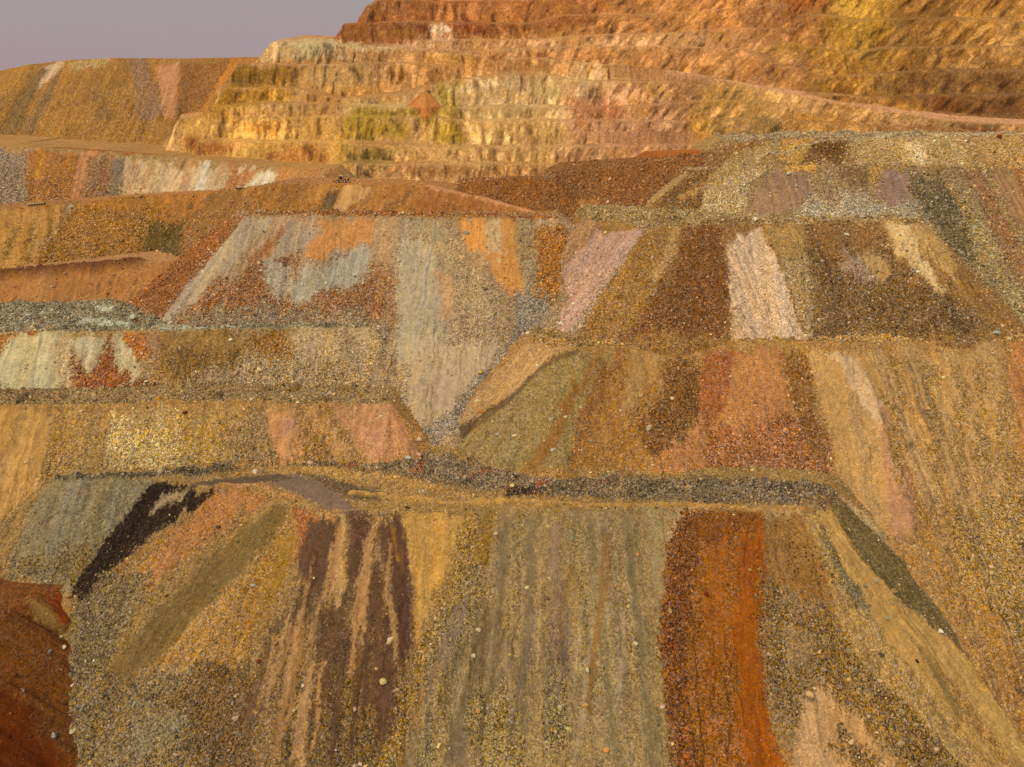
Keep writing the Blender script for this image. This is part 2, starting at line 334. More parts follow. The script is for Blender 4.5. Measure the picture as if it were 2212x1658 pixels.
pp('A', '822,1122 868,1118 882,1200 893,1300 893,1390 870,1450 858,1340 838,1230 812,1160', (88, 60, 45), .1, 1.3)
pp('A', '843,1140 850,1140 868,1220 858,1220', (140, 100, 45), .1, .5)
pp('A', '738,1112 750,1112 740,1200 752,1290 735,1330 722,1250', (176, 142, 90), .15, .9)
pp('A', '780,1350 815,1370 815,1450 800,1520 780,1450', (104, 82, 50), .6)
pp('A', '640,1500 662,1490 665,1600 655,1720 640,1720', (168, 132, 84), .3, 1)
pp('A', '590,1380 610,1370 570,1500 545,1560', (158, 122, 76), .4, 1)
pp('A', '868,1112 1030,1106 1000,1165 950,1260 915,1340 896,1420 894,1300 886,1200', (190, 146, 76), .1, 1, 'smooth ochre strip')
pp('A', '1010,1108 1045,1106 1030,1180 990,1290 925,1430 870,1600 840,1720 800,1720 850,1580 905,1430 960,1290', (160, 126, 66), .8, 1.6)
pp('A', '1040,1102 1470,1100 1470,1170 1440,1280 1435,1450 1450,1560 1480,1720 850,1720 900,1560 985,1340 1035,1210', (150, 126, 82), .3, 1.5, 'broad grey green strip')
pp('A', '1040,1108 1075,1105 1062,1200 1020,1290 985,1330', (146, 112, 52), .45, 1.4)
pp('A', '1000,1260 1040,1230 1060,1290 960,1420 900,1480', (142, 124, 82), .8, 2)
for x0, x1, y0, y1, x2, x3, c, rk in (
    (1080, 1100, 1120, 1500, 1040, 1075, (126, 112, 80), .1), (1110, 1130, 1115, 1400, 1090, 1110, (150, 132, 82), .5), (1145, 1160, 1115, 1600, 1110, 1135, (122, 110, 76), .1),
    (1185, 1205, 1150, 1320, 1190, 1210, (144, 126, 100), .05), (1190, 1225, 1250, 1450, 1185, 1225, (128, 108, 84), .2), (1230, 1250, 1110, 1500, 1260, 1290, (144, 128, 80), .55),
    (1270, 1280, 1110, 1660, 1330, 1345, (118, 106, 66), .1), (1300, 1320, 1110, 1400, 1340, 1370, (150, 130, 84), .4), (1350, 1362, 1110, 1660, 1400, 1425, (128, 116, 76), .1),
    (1225, 1245, 1220, 1340, 1230, 1255, (150, 122, 72), .2), (1330, 1350, 1300, 1450, 1350, 1390, (146, 126, 80), .5), (960, 985, 1430, 1700, 880, 930, (140, 124, 80), .6),
    (1040, 1060, 1300, 1660, 960, 1000, (124, 108, 74), .1), (1090, 1105, 1380, 1660, 1040, 1070, (128, 110, 84), .1), (1400, 1425, 1110, 1350, 1425, 1440, (146, 132, 88), .2),
    (1060, 1100, 1500, 1720, 1060, 1140, (146, 130, 86), .9), (1180, 1215, 1450, 1620, 1170, 1230, (142, 128, 86), .9), (1000, 1012, 1350, 1500, 950, 965, (110, 96, 58), .2)):
    PATCHES.append(('A', [(x0, y0), (x1, y0), (x3, y1), ((x2+x3)/2, y1+30), (x2, y1)], c, rk, 1.6, None))
pp('A', '1000,1500 1120,1490 1120,1600 1130,1720 1060,1720 1010,1600', (142, 126, 80), .75, 2.5)
# thin wash lines that wander down the face
_r = random.Random(5)
def strand(x0, x1, y0, y1, w, c, rk, k):
    n = 7; L_ = []; R_ = []; o_ = 0
    for i in range(n):
        t = i/(n-1); o_ += _r.uniform(-1, 1)*k; x = x0+(x1-x0)*t+o_; y = y0+(y1-y0)*t; ww = w*(.35+1.2*math.sin(math.pi*min(1, t*.85+.12)))
        L_.append((x-ww, y)); R_.append((x+ww, y))
    PATCHES.append(('A', L_+R_[::-1], c, rk, .7, None))
for i in range(20):
    x = _r.uniform(1050, 1460); f = 860+(x-1040)*1.44; a = _r.uniform(0, .55); b = min(1, a+_r.uniform(.25, .7))
    strand(x+(f-x)*a, x+(f-x)*b, 1110+548*a, 1110+548*b, _r.uniform(1.6, 4.5), _r.choice([(112, 92, 56), (118, 100, 66), (128, 108, 88), (140, 104, 54), (104, 88, 56), (160, 142, 100)]), .08, 5)
for i in range(26):
    x = _r.uniform(672, 872); f = 520+(x-660)*1.6; a = _r.uniform(0, .6); b = min(1, a+_r.uniform(.25, .6))
    strand(x+(f-x)*a, x+(f-x)*b, 1116+542*a, 1116+542*b, _r.uniform(1.8, 5.5), _r.choice([(84, 60, 42), (92, 68, 46), (78, 54, 38), (168, 130, 84), (156, 118, 72), (90, 64, 44)]), .1, 6)
for i in range(12):
    x = _r.uniform(1770, 1850); a = _r.uniform(0, .5); b = min(1, a+_r.uniform(.3, .6)); f = x+420
    strand(x+(f-x)*a, x+(f-x)*b, 1130+500*a, 1130+500*b, _r.uniform(1.6, 4), _r.choice([(150, 112, 62), (204, 166, 104), (164, 124, 70), (140, 104, 58)]), .1, 5)
pp('A', '1470,1102 1500,1112 1465,1190 1448,1240 1440,1180', (186, 160, 114), .1, 1)
pp('A', '1490,1108 1655,1110 1660,1250 1650,1420 1660,1550 1725,1720 1475,1720 1440,1550 1430,1400 1435,1250 1460,1160', (144, 90, 34), .5, 1, 'orange strip')
pp('A', '1480,1112 1545,1110 1505,1200 1482,1350 1480,1500 1510,1720 1470,1720 1432,1450 1440,1250 1455,1170', (124, 72, 22), .9, 1.6, 'rusty left edge of the orange strip')
pp('A', '1495,1110 1560,1108 1655,1112 1655,1150 1600,1145 1560,1160 1500,1165', (124, 74, 28), .45, 1.2)
pp('A', '1535,1180 1570,1165 1580,1400 1540,1480 1525,1300', (152, 88, 26), .25, 2)
pp('A', '1598,1170 1656,1120 1657,1260 1648,1420 1655,1500 1690,1600 1725,1720 1620,1720 1585,1560 1580,1400 1600,1290', (158, 84, 10), .15, 2.6, 'bright orange fines')
pp('A', '1600,1150 1625,1150 1625,1260 1600,1250', (140, 74, 20), .2, 1.5)
pp('A', '1650,1120 1670,1112 1735,1110 1770,1190 1810,1290 1790,1350 1700,1330 1652,1280', (146, 106, 56), .3, 1, 'brown tip dotted with shrubs')
pp('A', '1655,1280 1720,1290 1800,1300 1760,1420 1750,1520 1700,1560 1662,1540 1648,1400', (142, 112, 72), .6, 2)
pp('A', '1650,1240 1690,1280 1720,1330 1800,1310 1860,1400 1960,1500 2060,1610 2130,1720 1990,1720 1900,1590 1840,1500 1760,1470 1700,1520 1720,1600 1690,1560 1660,1480 1650,1350', (136, 106, 60), 1, 2.5, 'grey brown rubble right of the orange strip')
pp('A', '1690,1340 1740,1350 1750,1440 1700,1460', (146, 116, 74), .4, 2)
pp('A', '1735,1500 1775,1500 1850,1550 1920,1620 1990,1720 1735,1720 1715,1600', (184, 144, 96), .12, 2.2, 'pale pinkish patch at the bottom right')
pp('A', '1790,1600 1830,1570 1900,1640 1930,1700 1880,1700', (126, 100, 62), .9, 2.5)
pp('A', '1735,1112 1762,1108 1805,1190 1880,1310 1990,1440 2110,1570 2230,1720 2130,1720 1990,1550 1860,1430 1800,1310 1775,1200', (178, 142, 84), .4, 1)
pp('A', '1765,1130 1790,1150 1840,1230 1880,1300 1860,1320 1820,1260 1780,1190', (124, 112, 74), .7, 1.5)
pp('A', '1762,1096 1810,1110 1960,1300 2100,1440 2230,1560 2330,1720 2200,1720 2050,1540 1930,1400 1870,1310 1800,1190', (192, 152, 86), .1, 1.2, 'pale yellow tan fan at the right')
pp('A', '1960,1370 2100,1530 2190,1640 2170,1650 2060,1530', (170, 130, 72), .35, 2)
pp('A', '1985,1390 1992,1390 2045,1480 2075,1560 2068,1562 2030,1480', (140, 116, 64), .1, .8)
pp('A', '1785,1078 1835,1088 1930,1185 2060,1325 2190,1455 2170,1480 2050,1390 1940,1300 1860,1205', (112, 96, 58), .45, 1.3, 'dark grey strip along the right edge of the lowest terrace')
pp('A', '1800,1060 1850,1095 1980,1215 2100,1335 2300,1520 2260,1530 2060,1330 1930,1190 1833,1088', (178, 150, 104), .4, 1)
# A: bench
pp('A^', '560,1000 680,985 900,980 1050,1005 1350,1035 1790,1058 1795,1078 1735,1092 1600,1090 1480,1084 1300,1078 1150,1066 1050,1056 900,1030 780,1010 640,1005', (122, 108, 80), 1, 2, 'dark grey rubble on the bench')
pp('A^', '560,1032 640,1026 700,1042 750,1075 775,1102 700,1098 650,1070 600,1052', (116, 100, 82), .03, 1)
pp('A^', '400,1050 470,1034 600,1024 640,1032 560,1046 480,1050', (88, 76, 60), .05, 1)
pp('A^', '640,1020 700,1028 820,1060 820,1085 760,1078 700,1045', (102, 84, 58), .5, 1)
pp('A^', '380,1018 450,1014 445,1028 400,1030', (120, 118, 92), .9, 1)
for a_, b_2 in ((900, 1022), (1010, 1034), (1110, 1052), (1165, 1050), (1205, 1040), (1290, 1042), (1330, 1048), (1050, 1026), (1150, 1064), (760, 1004)):
    PATCHES.append(('A^', [(a_-14, b_2-2), (a_+12, b_2-4), (a_+20, b_2+2), (a_-6, b_2+3)], (142, 74, 36), .9, 1.5, None))
pp('A^', '1100,1058 1150,1050 1180,1056 1140,1072 1100,1072', (62, 48, 36), .7, 2)
pp('A^', '1630,1095 1720,1092 1735,1110 1650,1112', (184, 146, 92), .2, 1)
# B2
pp('B2', '-60,880 115,882 110,960 70,1080 20,1190 -60,1230', (184, 142, 80), .08, 2, 'smooth tan slope at the left edge')
pp('B2', '112,884 238,885 232,1010 140,1040 90,1040 105,960', (162, 128, 74), .45)
pp('B2', '60,1060 140,1035 230,1020 130,1050 60,1190 -20,1260 -60,1230', (172, 138, 80), .75)
pp('B2', '238,886 398,890 402,1016 250,1022 228,950', (200, 170, 108), .85, 1.5, 'pale yellow rubble strip')
pp('B2', '250,890 380,895 370,930 300,925', (172, 142, 88), .4)
pp('B2', '400,882 492,884 497,1012 402,1016', (168, 134, 74), .55)
pp('B2', '492,886 578,888 606,1008 500,1014', (152, 122, 78), .65)
pp('B2', '580,888 637,884 652,940 658,995 606,1006 588,950', (196, 144, 92), .08, 1, 'pink strip')
pp('B2', '596,915 640,925 645,960 600,950', (174, 128, 96), .1)
pp('B2', '640,886 725,880 790,990 660,1005', (154, 116, 66), .65)
pp('B2', '650,890 700,888 750,950 740,990 700,940', (184, 140, 86), .3)
pp('B2', '715,880 855,880 900,990 800,1005 755,940', (186, 136, 92), .2, 1.2, 'pink tan tip beside the gully')
pp('B2', '-60,1225 170,1215 170,1290 -60,1290', (140, 112, 70), .95)
# B3
pp('B3', '-60,726 40,724 80,722 150,724 158,770 160,874 -60,880', (194, 184, 134), .08, 1, 'pale green tip')
pp('B3', '-60,724 38,722 20,750 -20,800 -60,820', (160, 112, 62), .7)
pp('B3', '110,730 150,728 160,860 120,850', (192, 172, 126), .3)
pp('B3', '157,728 268,722 300,790 290,840 180,800', (186, 176, 134), .12, 1)
pp('B3', '160,765 195,800 215,780 232,735 262,800 310,815 335,866 150,880 158,820', (150, 88, 38), .85, 2.2, 'rusty rubble tongue')
pp('B3', '264,722 320,718 326,785 302,775', (180, 108, 40), .75, 1)
pp('B3', '325,720 365,720 345,800 326,800', (166, 130, 90), .5)
pp('B3', '345,730 545,722 520,785 420,868 330,866', (142, 106, 52), .65, 2.5)
pp('B3', '350,722 540,718 500,750 450,765 400,745 350,750', (158, 122, 68), .3)
pp('B3', '545,718 620,718 645,790 620,830 540,790', (150, 106, 46), .8)
pp('B3', '450,790 540,770 700,765 830,800 870,872 330,872', (172, 148, 102), .9, 3, 'mixed pale rubble at the foot of the left terrace')
pp('B3', '625,716 820,712 845,780 700,800 650,790', (182, 154, 108), .5)
pp('B3', '730,714 770,714 790,800 745,790', (160, 136, 100), .6)
pp('B3', '820,712 850,740 885,870 870,880 845,830', (158, 134, 92), .8)
pp('B3^', '-60,655 340,655 350,690 200,715 -60,720', (134, 130, 100), 1)
for q in ('200,668 250,668 240,676 200,675', '190,690 260,694 300,704 230,706 170,700', '60,676 110,674 100,684 50,684', '330,702 480,700 520,708 350,712'):
    pp('B3^', q, (186, 190, 158), .5, 1.5)
for q in ('40,716 90,712 80,720 40,722', '270,690 310,692 300,700', '260,655 300,655 300,665 260,662', '345,706 385,706 380,712'):
    pp('B3^', q, (160, 90, 42), .9, 1.5)
# BR
pp('BR', '1140,738 1200,748 1250,752 1100,855 920,995 895,990 1035,850', (180, 142, 94), .25, 1, 'tan left facet of the long right terrace')
pp('BR', '1240,755 1332,758 1310,840 1230,1020 1100,1030 905,1000 1000,925 1110,850', (150, 126, 76), .35, 1.2, 'olive strip')
pp('BR', '1236,754 1252,756 1110,862 925,1000 905,998 1000,918 1110,846', (106, 84, 52), .15, .7)
pp('BR', '1285,770 1300,770 1230,900 1160,1020 1130,1025 1200,900', (142, 102, 52), .15, 1.2)
pp('BR', '1330,758 1460,762 1400,850 1385,1010 1225,1020 1265,880', (158, 114, 60), .35, 1.5, 'brown strip')
pp('BR', '1290,790 1350,770 1280,900 1240,1010 1225,1010 1260,880', (140, 98, 52), .5, 1.5)
pp('BR', '1360,765 1455,762 1400,840 1340,900', (168, 130, 76), .2)
pp('BR', '1458,775 1502,780 1535,860 1490,950 1420,990 1380,960 1392,880', (122, 82, 34), .9, 2.4, 'dark ochre rubble')
pp('BR', '1522,758 1690,758 1710,850 1745,960 1800,1068 1380,1040 1450,980 1530,880', (178, 124, 74), .3, 1.5, 'orange pink tip')
pp('BR', '1525,758 1585,758 1575,850 1535,930 1510,880', (154, 94, 54), .5, 1.3)
pp('BR', '1682,758 1742,758 1752,840 1760,900 1720,880', (138, 94, 46), .65, 1.5)
pp('BR', '1520,950 1600,930 1740,870 1800,960 1808,1068 1600,1060 1500,1040', (162, 106, 62), .8, 2.5)
pp('BR', '1700,860 1760,900 1795,960 1790,1010 1740,960', (136, 94, 50), .8, 2)
pp('BR', '1742,760 1850,765 1905,860 1940,960 1965,1120 1900,1150 1808,1075 1795,950', (186, 146, 90), .15, 1.2, 'pale tan fan')
pp('BR', '1780,762 1850,765 1895,850 1930,960 1900,930 1850,840', (204, 168, 120), .1, 1.2)
pp('BR', '1900,880 1945,890 1980,1120 1960,1180 1925,1150', (178, 132, 92), .15, 1.2)
pp('BR', '1850,765 2170,750 2180,1100 2050,1100 1980,1080 1930,900', (184, 144, 88), .2, 2)
for x0 in (1925, 2000, 2060, 2110, 2160):
    PATCHES.append(('BR', [(x0, 780), (x0+22, 780), (x0+30, 960), (x0+25, 1080), (x0, 1000)], (160, 126, 72), .6, 2.5, None))
pp('BR', '2172,745 2500,740 2500,1000 2210,1000 2185,860', (178, 124, 72), .3, 1.5)
pp('BR', '2040,1150 2212,1000 2500,1000 2500,1600 2250,1450 2100,1300', (166, 132, 76), .75, 4, 'rubble above the right edge valley')
# C1
pp('C1', '525,466 505,520 400,645 350,700 260,668 330,590 420,520 485,470', (152, 92, 34), .85, 1.2, 'rusty left edge of the central terrace')
pp('C1', '535,470 600,470 520,560 430,660 350,710 345,690 400,620 470,535', (172, 156, 124), .12, 1.2, 'pale grey strip')
pp('C1', '600,470 700,470 660,520 560,610 450,700 420,700 430,665 520,560', (180, 146, 106), .2, 2)
pp('C1', '620,475 650,475 570,560 540,570', (160, 108, 64), .2, 2)
pp('C1', '690,470 815,470 805,520 740,545 660,560 650,540', (198, 140, 80), .08, 2, 'orange fines under the crest')
pp('C1', '620,480 700,480 640,560 560,600', (168, 152, 122), .15, 3)
pp('C1', '720,555 792,520 785,590 740,625 640,660 570,650 640,580', (170, 162, 132), .15, 2.5, 'pale grey patch')
pp('C1', '350,712 470,620 560,570 640,550 640,580 590,640 700,640 800,590 840,640 858,715', (156, 108, 66), .9, 3, 'rust speckled rubble at the foot of the central terrace')
pp('C1', '350,716 480,670 650,660 850,680 870,740 380,722', (150, 128, 96), 1, 3)
pp('C1', '560,590 600,560 640,580 600,650', (168, 158, 128), .3, 2)
pp('C1', '805,475 860,475 870,560 820,560', (184, 148, 104), .2, 2)
pp('C1', '862,478 975,474 1000,560 1075,640 1090,720 1050,850 930,940 880,900 840,760 850,620', (172, 152, 110), .5, 3, 'pale rubble in the gully')
pp('C1', '800,560 860,600 850,720 830,700', (160, 118, 74), .7)
pp('C1', '872,520 925,520 955,620 965,720 950,800 880,810 850,760 860,650', (178, 166, 130), .05, 2.4, 'pale grey tongue')
pp('C1', '935,485 955,485 965,520 930,520', (150, 142, 104), .2, 2)
pp('C1', '935,590 975,600 985,680 955,695', (196, 156, 110), .08, 1.6)
pp('C1', '885,760 1000,735 1070,730 1105,745 1030,835 955,920 890,915 885,830', (184, 164, 124), .06, 2, 'beige fines low in the gully')
pp('C1', '985,474 1115,474 1125,560 1136,645 1085,625 1045,560 1000,520', (206, 146, 78), .06, 2, 'orange fines')
pp('C1', '1045,480 1080,480 1085,560 1055,550', (204, 170, 118), .06, 1.5)
pp('C1', '1112,476 1162,476 1180,560 1175,660 1136,645', (156, 134, 92), .55, 1.5)
pp('C1', '1160,492 1228,500 1232,560 1195,650 1165,650 1160,560', (166, 108, 34), .95, 1.6, 'golden rubble')
pp('C1', '1120,640 1190,640 1160,720 1060,830 950,945 900,1010 870,990 868,900 920,925 960,890 1050,800 1110,720', (146, 138, 116), 1, 2, 'boulders along the bottom of the gully')
# C2
pp('C2', '1240,478 1300,496 1230,590 1150,700 1110,720 1180,600', (166, 126, 84), .4)
pp('C2', '1285,498 1398,494 1372,545 1278,690 1215,740 1120,735 1130,690 1210,590', (188, 150, 124), .3, 1.3, 'pink strip')
pp('C2', '1390,500 1410,498 1330,620 1250,730 1225,730 1300,620', (172, 150, 118), .7, 1.2)
pp('C2', '1398,496 1482,494 1445,600 1340,735 1240,735 1310,620', (156, 116, 62), .55, 1.5)
pp('C2', '1450,500 1475,498 1420,600 1400,610', (184, 146, 92), .3, 1.5)
pp('C2', '1482,492 1562,488 1582,600 1570,735 1340,740 1445,600', (128, 84, 42), .7, 2, 'brown rubble left of the whitish strip')
pp('C2', '1578,512 1600,500 1645,496 1672,560 1705,640 1745,738 1585,740 1572,600', (214, 180, 138), .3, 1.3, 'whitish strip')
pp('C2', '1645,494 1742,490 1770,600 1745,700 1700,600', (162, 128, 74), .4, 2)
pp('C2', '1690,560 1745,560 1765,735 1740,738', (168, 140, 96), .8, 1.5)
pp('C2', '1740,488 1905,488 1960,600 2180,735 1755,742 1765,640', (122, 94, 56), .9, 3, 'dark grey brown rubble')
pp('C2', '1740,486 1900,484 1910,540 1800,560 1745,540', (140, 102, 56), .6, 3)
pp('C2', '1820,530 1880,560 1900,600 1870,630 1810,580', (168, 138, 106), .5, 3)
pp('C2', '1860,540 1880,530 1925,590 1900,600', (178, 142, 88), .15, 1.5)
pp('C2', '1898,480 1955,486 1990,550 2045,630 2020,625 1940,550', (206, 176, 122), .25, 1.6, 'pale strip at the right')
pp('C2', '1960,490 2010,482 2060,570 2070,620 2000,550', (184, 148, 90), .3, 1.6)
# D
pp('D2', '1600,308 1665,302 1560,370 1440,420 1290,482 1262,468 1440,370', (138, 100, 52), .7, 1.5)
pp('D2', '1665,302 1710,300 1600,380 1500,420 1560,350', (168, 138, 88), .5, 1.5)
pp('D2', '1580,380 1660,365 1700,380 1620,440 1560,482 1490,482 1500,440', (190, 166, 114), .9, 2, 'pale rubble')
pp('D2', '1350,450 1500,400 1500,484 1290,484', (142, 104, 54), .8, 2)
pp('D2', '1690,300 1765,298 1745,352 1680,352', (186, 144, 78), .5, 1.5)
pp('D2', '1762,300 1838,299 1815,358 1735,356', (112, 76, 34), .95, 1.6, 'dark brown rocks under the top crest')
pp('D2', '1838,299 2080,298 2090,362 1850,358', (182, 150, 96), .7, 1.5, 'pale tan rubble under the top crest')
pp('D2', '1950,310 1995,310 2000,362 1970,360', (218, 194, 138), .7, 1.6)
pp('D2', '2085,298 2400,290 2400,370 2095,364', (178, 140, 84), .7, 2)
pp('D1', '1650,352 1745,350 1755,375 1700,385', (214, 158, 56), .7, 2)
pp('D1', '1655,385 1700,372 1770,380 1750,470 1680,484 1590,484', (150, 118, 88), .12, 1.4, 'purple brown fines')
pp('D1', '1740,368 1882,366 1900,484 1700,484 1755,420', (158, 136, 96), .75, 2)
pp('D1', '1810,362 1885,362 1880,400 1840,420', (122, 96, 62), .5, 2)
pp('D1', '1760,430 2010,425 2010,490 1690,490', (176, 164, 128), 1, 2.5, 'pale boulders at the foot of the upper right terrace')
pp('D1', '1875,362 1950,362 1915,400 1900,440 1880,420', (176, 140, 76), .9, 1.5)
pp('D1', '1905,368 1962,370 1968,430 1925,445 1895,430', (152, 122, 102), .2, 1.3)
pp('D1', '1962,368 2040,372 2085,440 2120,560 2100,600 2040,540 1985,440', (104, 94, 60), .85, 2.5, 'dark green strip')
pp('D1', '2040,374 2070,385 2120,460 2180,600 2280,730 2180,690 2120,600 2085,450', (160, 144, 90), .85, 2)
pp('D1', '2040,540 2110,600 2200,690 2260,760 2000,760 1990,620', (122, 100, 60), .9, 4)
pp('D1', '2075,372 2130,370 2190,500 2300,700 2230,660 2140,500', (146, 106, 66), .6, 2)
pp('D1', '2125,375 2300,370 2350,600 2240,540 2180,500', (160, 122, 82), .08, 2, 'smooth brown slope at the right edge')
pp('D1', '2200,370 2212,370 2230,420 2205,410', (160, 88, 44), .8, 2)
pp('D0', '1180,380 1340,352 1560,345 1500,400 1320,470 1150,440', (136, 86, 38), .8, 3)
pp('D0', '1130,440 1260,440 1340,470 1180,476', (166, 112, 60), .2, 2)
pp('D5', '1488,370 1530,366 1440,420 1360,480 1290,484 1400,420', (168, 136, 84), .4, 1.5)
pp('D5', '1530,366 1650,362 1560,430 1520,484 1380,484 1450,420', (128, 90, 40), 1, 2, 'dark ochre rubble')
pp('D5', '1570,366 1590,366 1480,440 1460,440', (186, 140, 74), .5, 1.2)
pp('D5', '1640,362 1720,362 1660,484 1500,484 1580,410', (186, 164, 112), 1, 2.5, 'pale rubble')
# E
pp('E', '-60,465 0,455 150,444 130,480 90,540 60,575 -60,575', (184, 136, 72), .1, 1.5)
for x0 in (30, 70, 110):
    PATCHES.append(('E', [(x0, 480), (x0+10, 478), (x0-8, 545), (x0-25, 560), (x0-20, 540)], (142, 108, 52), .4, 2, None))
pp('E', '148,444 162,446 120,505 95,535 88,530 118,490', (184, 158, 114), .2, 1)
pp('E', '162,450 250,432 345,440 325,490 300,570 85,575 105,530', (166, 116, 46), .75, 2.5, 'ochre rubble')
pp('E', '160,446 340,424 430,418 345,445 250,450', (170, 118, 54), .15, 1.5)
pp('E', '325,468 405,466 398,510 385,575 300,575', (98, 80, 34), .5, 2, 'dark olive strip')
pp('E', '405,440 540,420 530,460 450,520 390,570 395,500', (146, 102, 50), .5, 2)
pp('E', '430,418 560,405 520,425 410,460', (176, 120, 58), .1, 1.5)
pp('E', '480,412 545,406 490,440 440,470 430,440', (140, 100, 50), .3, 2)
pp('E', '600,402 690,400 640,440 600,470', (148, 102, 52), .4, 2)
pp('E', '660,400 720,400 680,440 640,465', (174, 122, 64), .2, 2)
pp('E', '708,424 738,416 718,452 690,468 685,458', (100, 80, 54), .3, 1.2, 'short dark strip')
pp('E', '742,402 812,404 775,440 745,470 715,470', (196, 150, 94), .08, 1.2, 'pale strip')
pp('E', '812,404 930,406 1000,430 900,470 745,470 780,440', (170, 118, 62), .15, 1.5)
pp('E', '860,410 900,408 850,450 820,460', (150, 104, 54), .3, 1.5)
pp('E', '930,407 1060,436 1160,464 1150,474 880,472', (162, 106, 54), .15, 1)
pp('E', '915,400 960,400 1080,430 1175,458 1160,464 1060,436 930,408', (196, 138, 92), .02, .6)
# F
pp('F', '-60,330 20,320 60,330 60,452 -60,462', (150, 134, 108), .75, 2.5, 'grey rubble at the left edge')
pp('F', '55,325 190,328 170,435 110,445 60,450', (164, 112, 56), .5, 2)
pp('F', '80,325 100,325 90,380 80,380', (190, 134, 56), .2, 2)
pp('F', '175,330 210,332 190,380 168,440 148,442 160,400', (190, 134, 88), .1, 1)
pp('F', '195,335 250,340 235,430 165,438 185,390', (148, 110, 72), .65, 2)
pp('F', '245,342 270,346 260,425 235,428', (130, 116, 92), .4, 1)
pp('F', '270,342 565,366 545,408 400,425 262,430', (206, 176, 128), .12, 1.5, 'pale cream strip')
for x0, c in ((320, (186, 148, 104)), (360, (214, 190, 146)), (410, (186, 146, 106)), (440, (216, 204, 164)), (480, (190, 146, 100)), (500, (174, 118, 66)), (290, (190, 152, 106))):
    PATCHES.append(('F', [(x0, 350), (x0+14, 351), (x0-6, 415), (x0-22, 418)], c, .15, 3, None))
pp('F', '560,364 602,368 590,396 545,410 530,404', (212, 202, 162), .15, 1.4)
pp('F', '510,365 560,366 530,404 490,412', (176, 122, 72), .4, 2)
pp('F', '600,366 750,382 740,410 590,400', (180, 128, 72), .2, 1.5)
pp('F', '80,312 200,318 390,330 380,338 200,325 80,318', (150, 84, 38), .3, 3)
# G
pp('G', '-100,175 80,140 60,200 30,300 -100,310', (160, 118, 58), .35, 2)
pp('G', '100,140 138,132 118,165 85,195 78,180', (196, 172, 132), .3, 2, 'whitish strip')
pp('G', '70,160 100,150 60,240 20,300 -20,300 20,240', (134, 104, 58), .5, 2.5)
pp('G', '120,165 140,140 100,230 70,290 30,290 60,250', (140, 108, 66), .5, 2.5)
pp('G', '150,127 245,125 220,145 155,150', (172, 148, 92), .5, 1.5)
pp('G', '282,128 312,128 345,190 355,240 330,262 288,258 290,190', (152, 116, 82), .55, 1.6, 'purple grey strip')
pp('G', '200,200 230,200 240,260 200,262', (150, 112, 62), .6, 2)
pp('G', '335,140 385,135 388,220 375,262 350,262 348,200', (190, 136, 92), .1, 1.6, 'pink tan strip')
pp('G', '388,140 520,128 450,220 395,270 380,262', (150, 102, 54), .5, 2, 'brown strip')
pp('G', '500,130 550,128 470,220 430,260 440,230', (184, 126, 58), .1, 1.2)
# pit wall
pp('W', '380,230 560,240 760,260 760,400 380,400', (214, 164, 82), .2, 5)
pp('W', '560,330 700,320 700,360 560,350', (170, 106, 54), .2, 5)
pp('W', '380,300 520,310 460,340 380,330', (168, 100, 54), .2, 4)
pp('W', '500,262 600,270 590,300 520,290', (196, 128, 44), .2, 5)
pp('W', '430,236 620,240 620,255 400,258', (178, 128, 66), .2, 3)
pp('W', '505,135 645,137 640,150 650,186 480,192 490,165', (138, 100, 30), .3, 3)
pp('W', '520,142 560,140 560,180 500,186', (112, 84, 32), .3, 3)
pp('W', '625,140 645,140 640,190 620,185', (84, 56, 34), .3, 3)
pp('W', '460,190 630,190 620,225 440,236', (184, 136, 42), .3, 3)
pp('W', '460,190 520,195 520,230 450,236', (150, 108, 36), .3, 4)
pp('W', '575,85 740,88 890,105 890,140 545,140 550,124', (208, 184, 128), .1, 3)
pp('W', '620,88 750,90 740,125 640,115', (196, 186, 132), .1, 4)
pp('W', '550,126 700,128 800,130 800,142 540,142', (186, 130, 74), .1, 3)
pp('W', '640,142 900,140 880,190 640,190', (200, 158, 96), .2, 4)
pp('W', '810,150 880,150 860,190 800,185', (160, 112, 64), .3, 4)
pp('W', '700,118 890,106 1240,132 1240,178 1150,158 1000,168 880,196 660,225 700,200 800,185 880,150', (176, 122, 68), .15, 4)
pp('W', '660,190 760,185 760,215 640,225', (180, 128, 70), .1, 4)
pp('W', '735,225 950,205 960,235 735,252', (202, 178, 116), .1, 4)
pp('W', '940,190 1000,178 1000,228 950,230', (150, 140, 54), .1, 5)
pp('W', '960,185 1160,160 1290,180 1290,232 1000,230', (206, 180, 124), .1, 4)
pp('W', '1150,175 1300,180 1290,215 1160,220', (188, 170, 110), .1, 5)
pp('W', '750,235 960,235 990,255 750,256', (162, 136, 44), .1, 3)
pp('W', '740,258 890,258 880,300 740,305', (176, 144, 44), .1, 5)
pp('W', '750,262 800,260 800,300 760,300', (146, 124, 36), .1, 5)
pp('W', '930,250 1000,262 1000,320 930,320', (176, 144, 40), .1, 5)
pp('W', '1000,235 1240,235 1240,262 1000,262', (198, 168, 110), .1, 4)
pp('W', '1000,262 1240,264 1240,318 1010,320', (222, 178, 106), .1, 5)
pp('W', '1210,184 1420,184 1470,260 1400,318 1220,318 1230,250', (204, 152, 108), .2, 7)
pp('W', '1230,215 1350,220 1330,262 1250,262', (170, 104, 64), .2, 6)
pp('W', '860,325 1300,322 1300,352 860,354', (210, 166, 100), .2, 4)
pp('W', '740,322 850,326 850,356 740,354', (160, 134, 60), .2, 4)
pp('W', '745,335 765,335 765,352 745,352', (98, 92, 54), .2, 2)
pp('W', '780,332 810,332 806,350 780,350', (104, 96, 46), .2, 2)
pp('W', '840,358 1180,358 1250,380 840,380', (166, 116, 66), .2, 4)
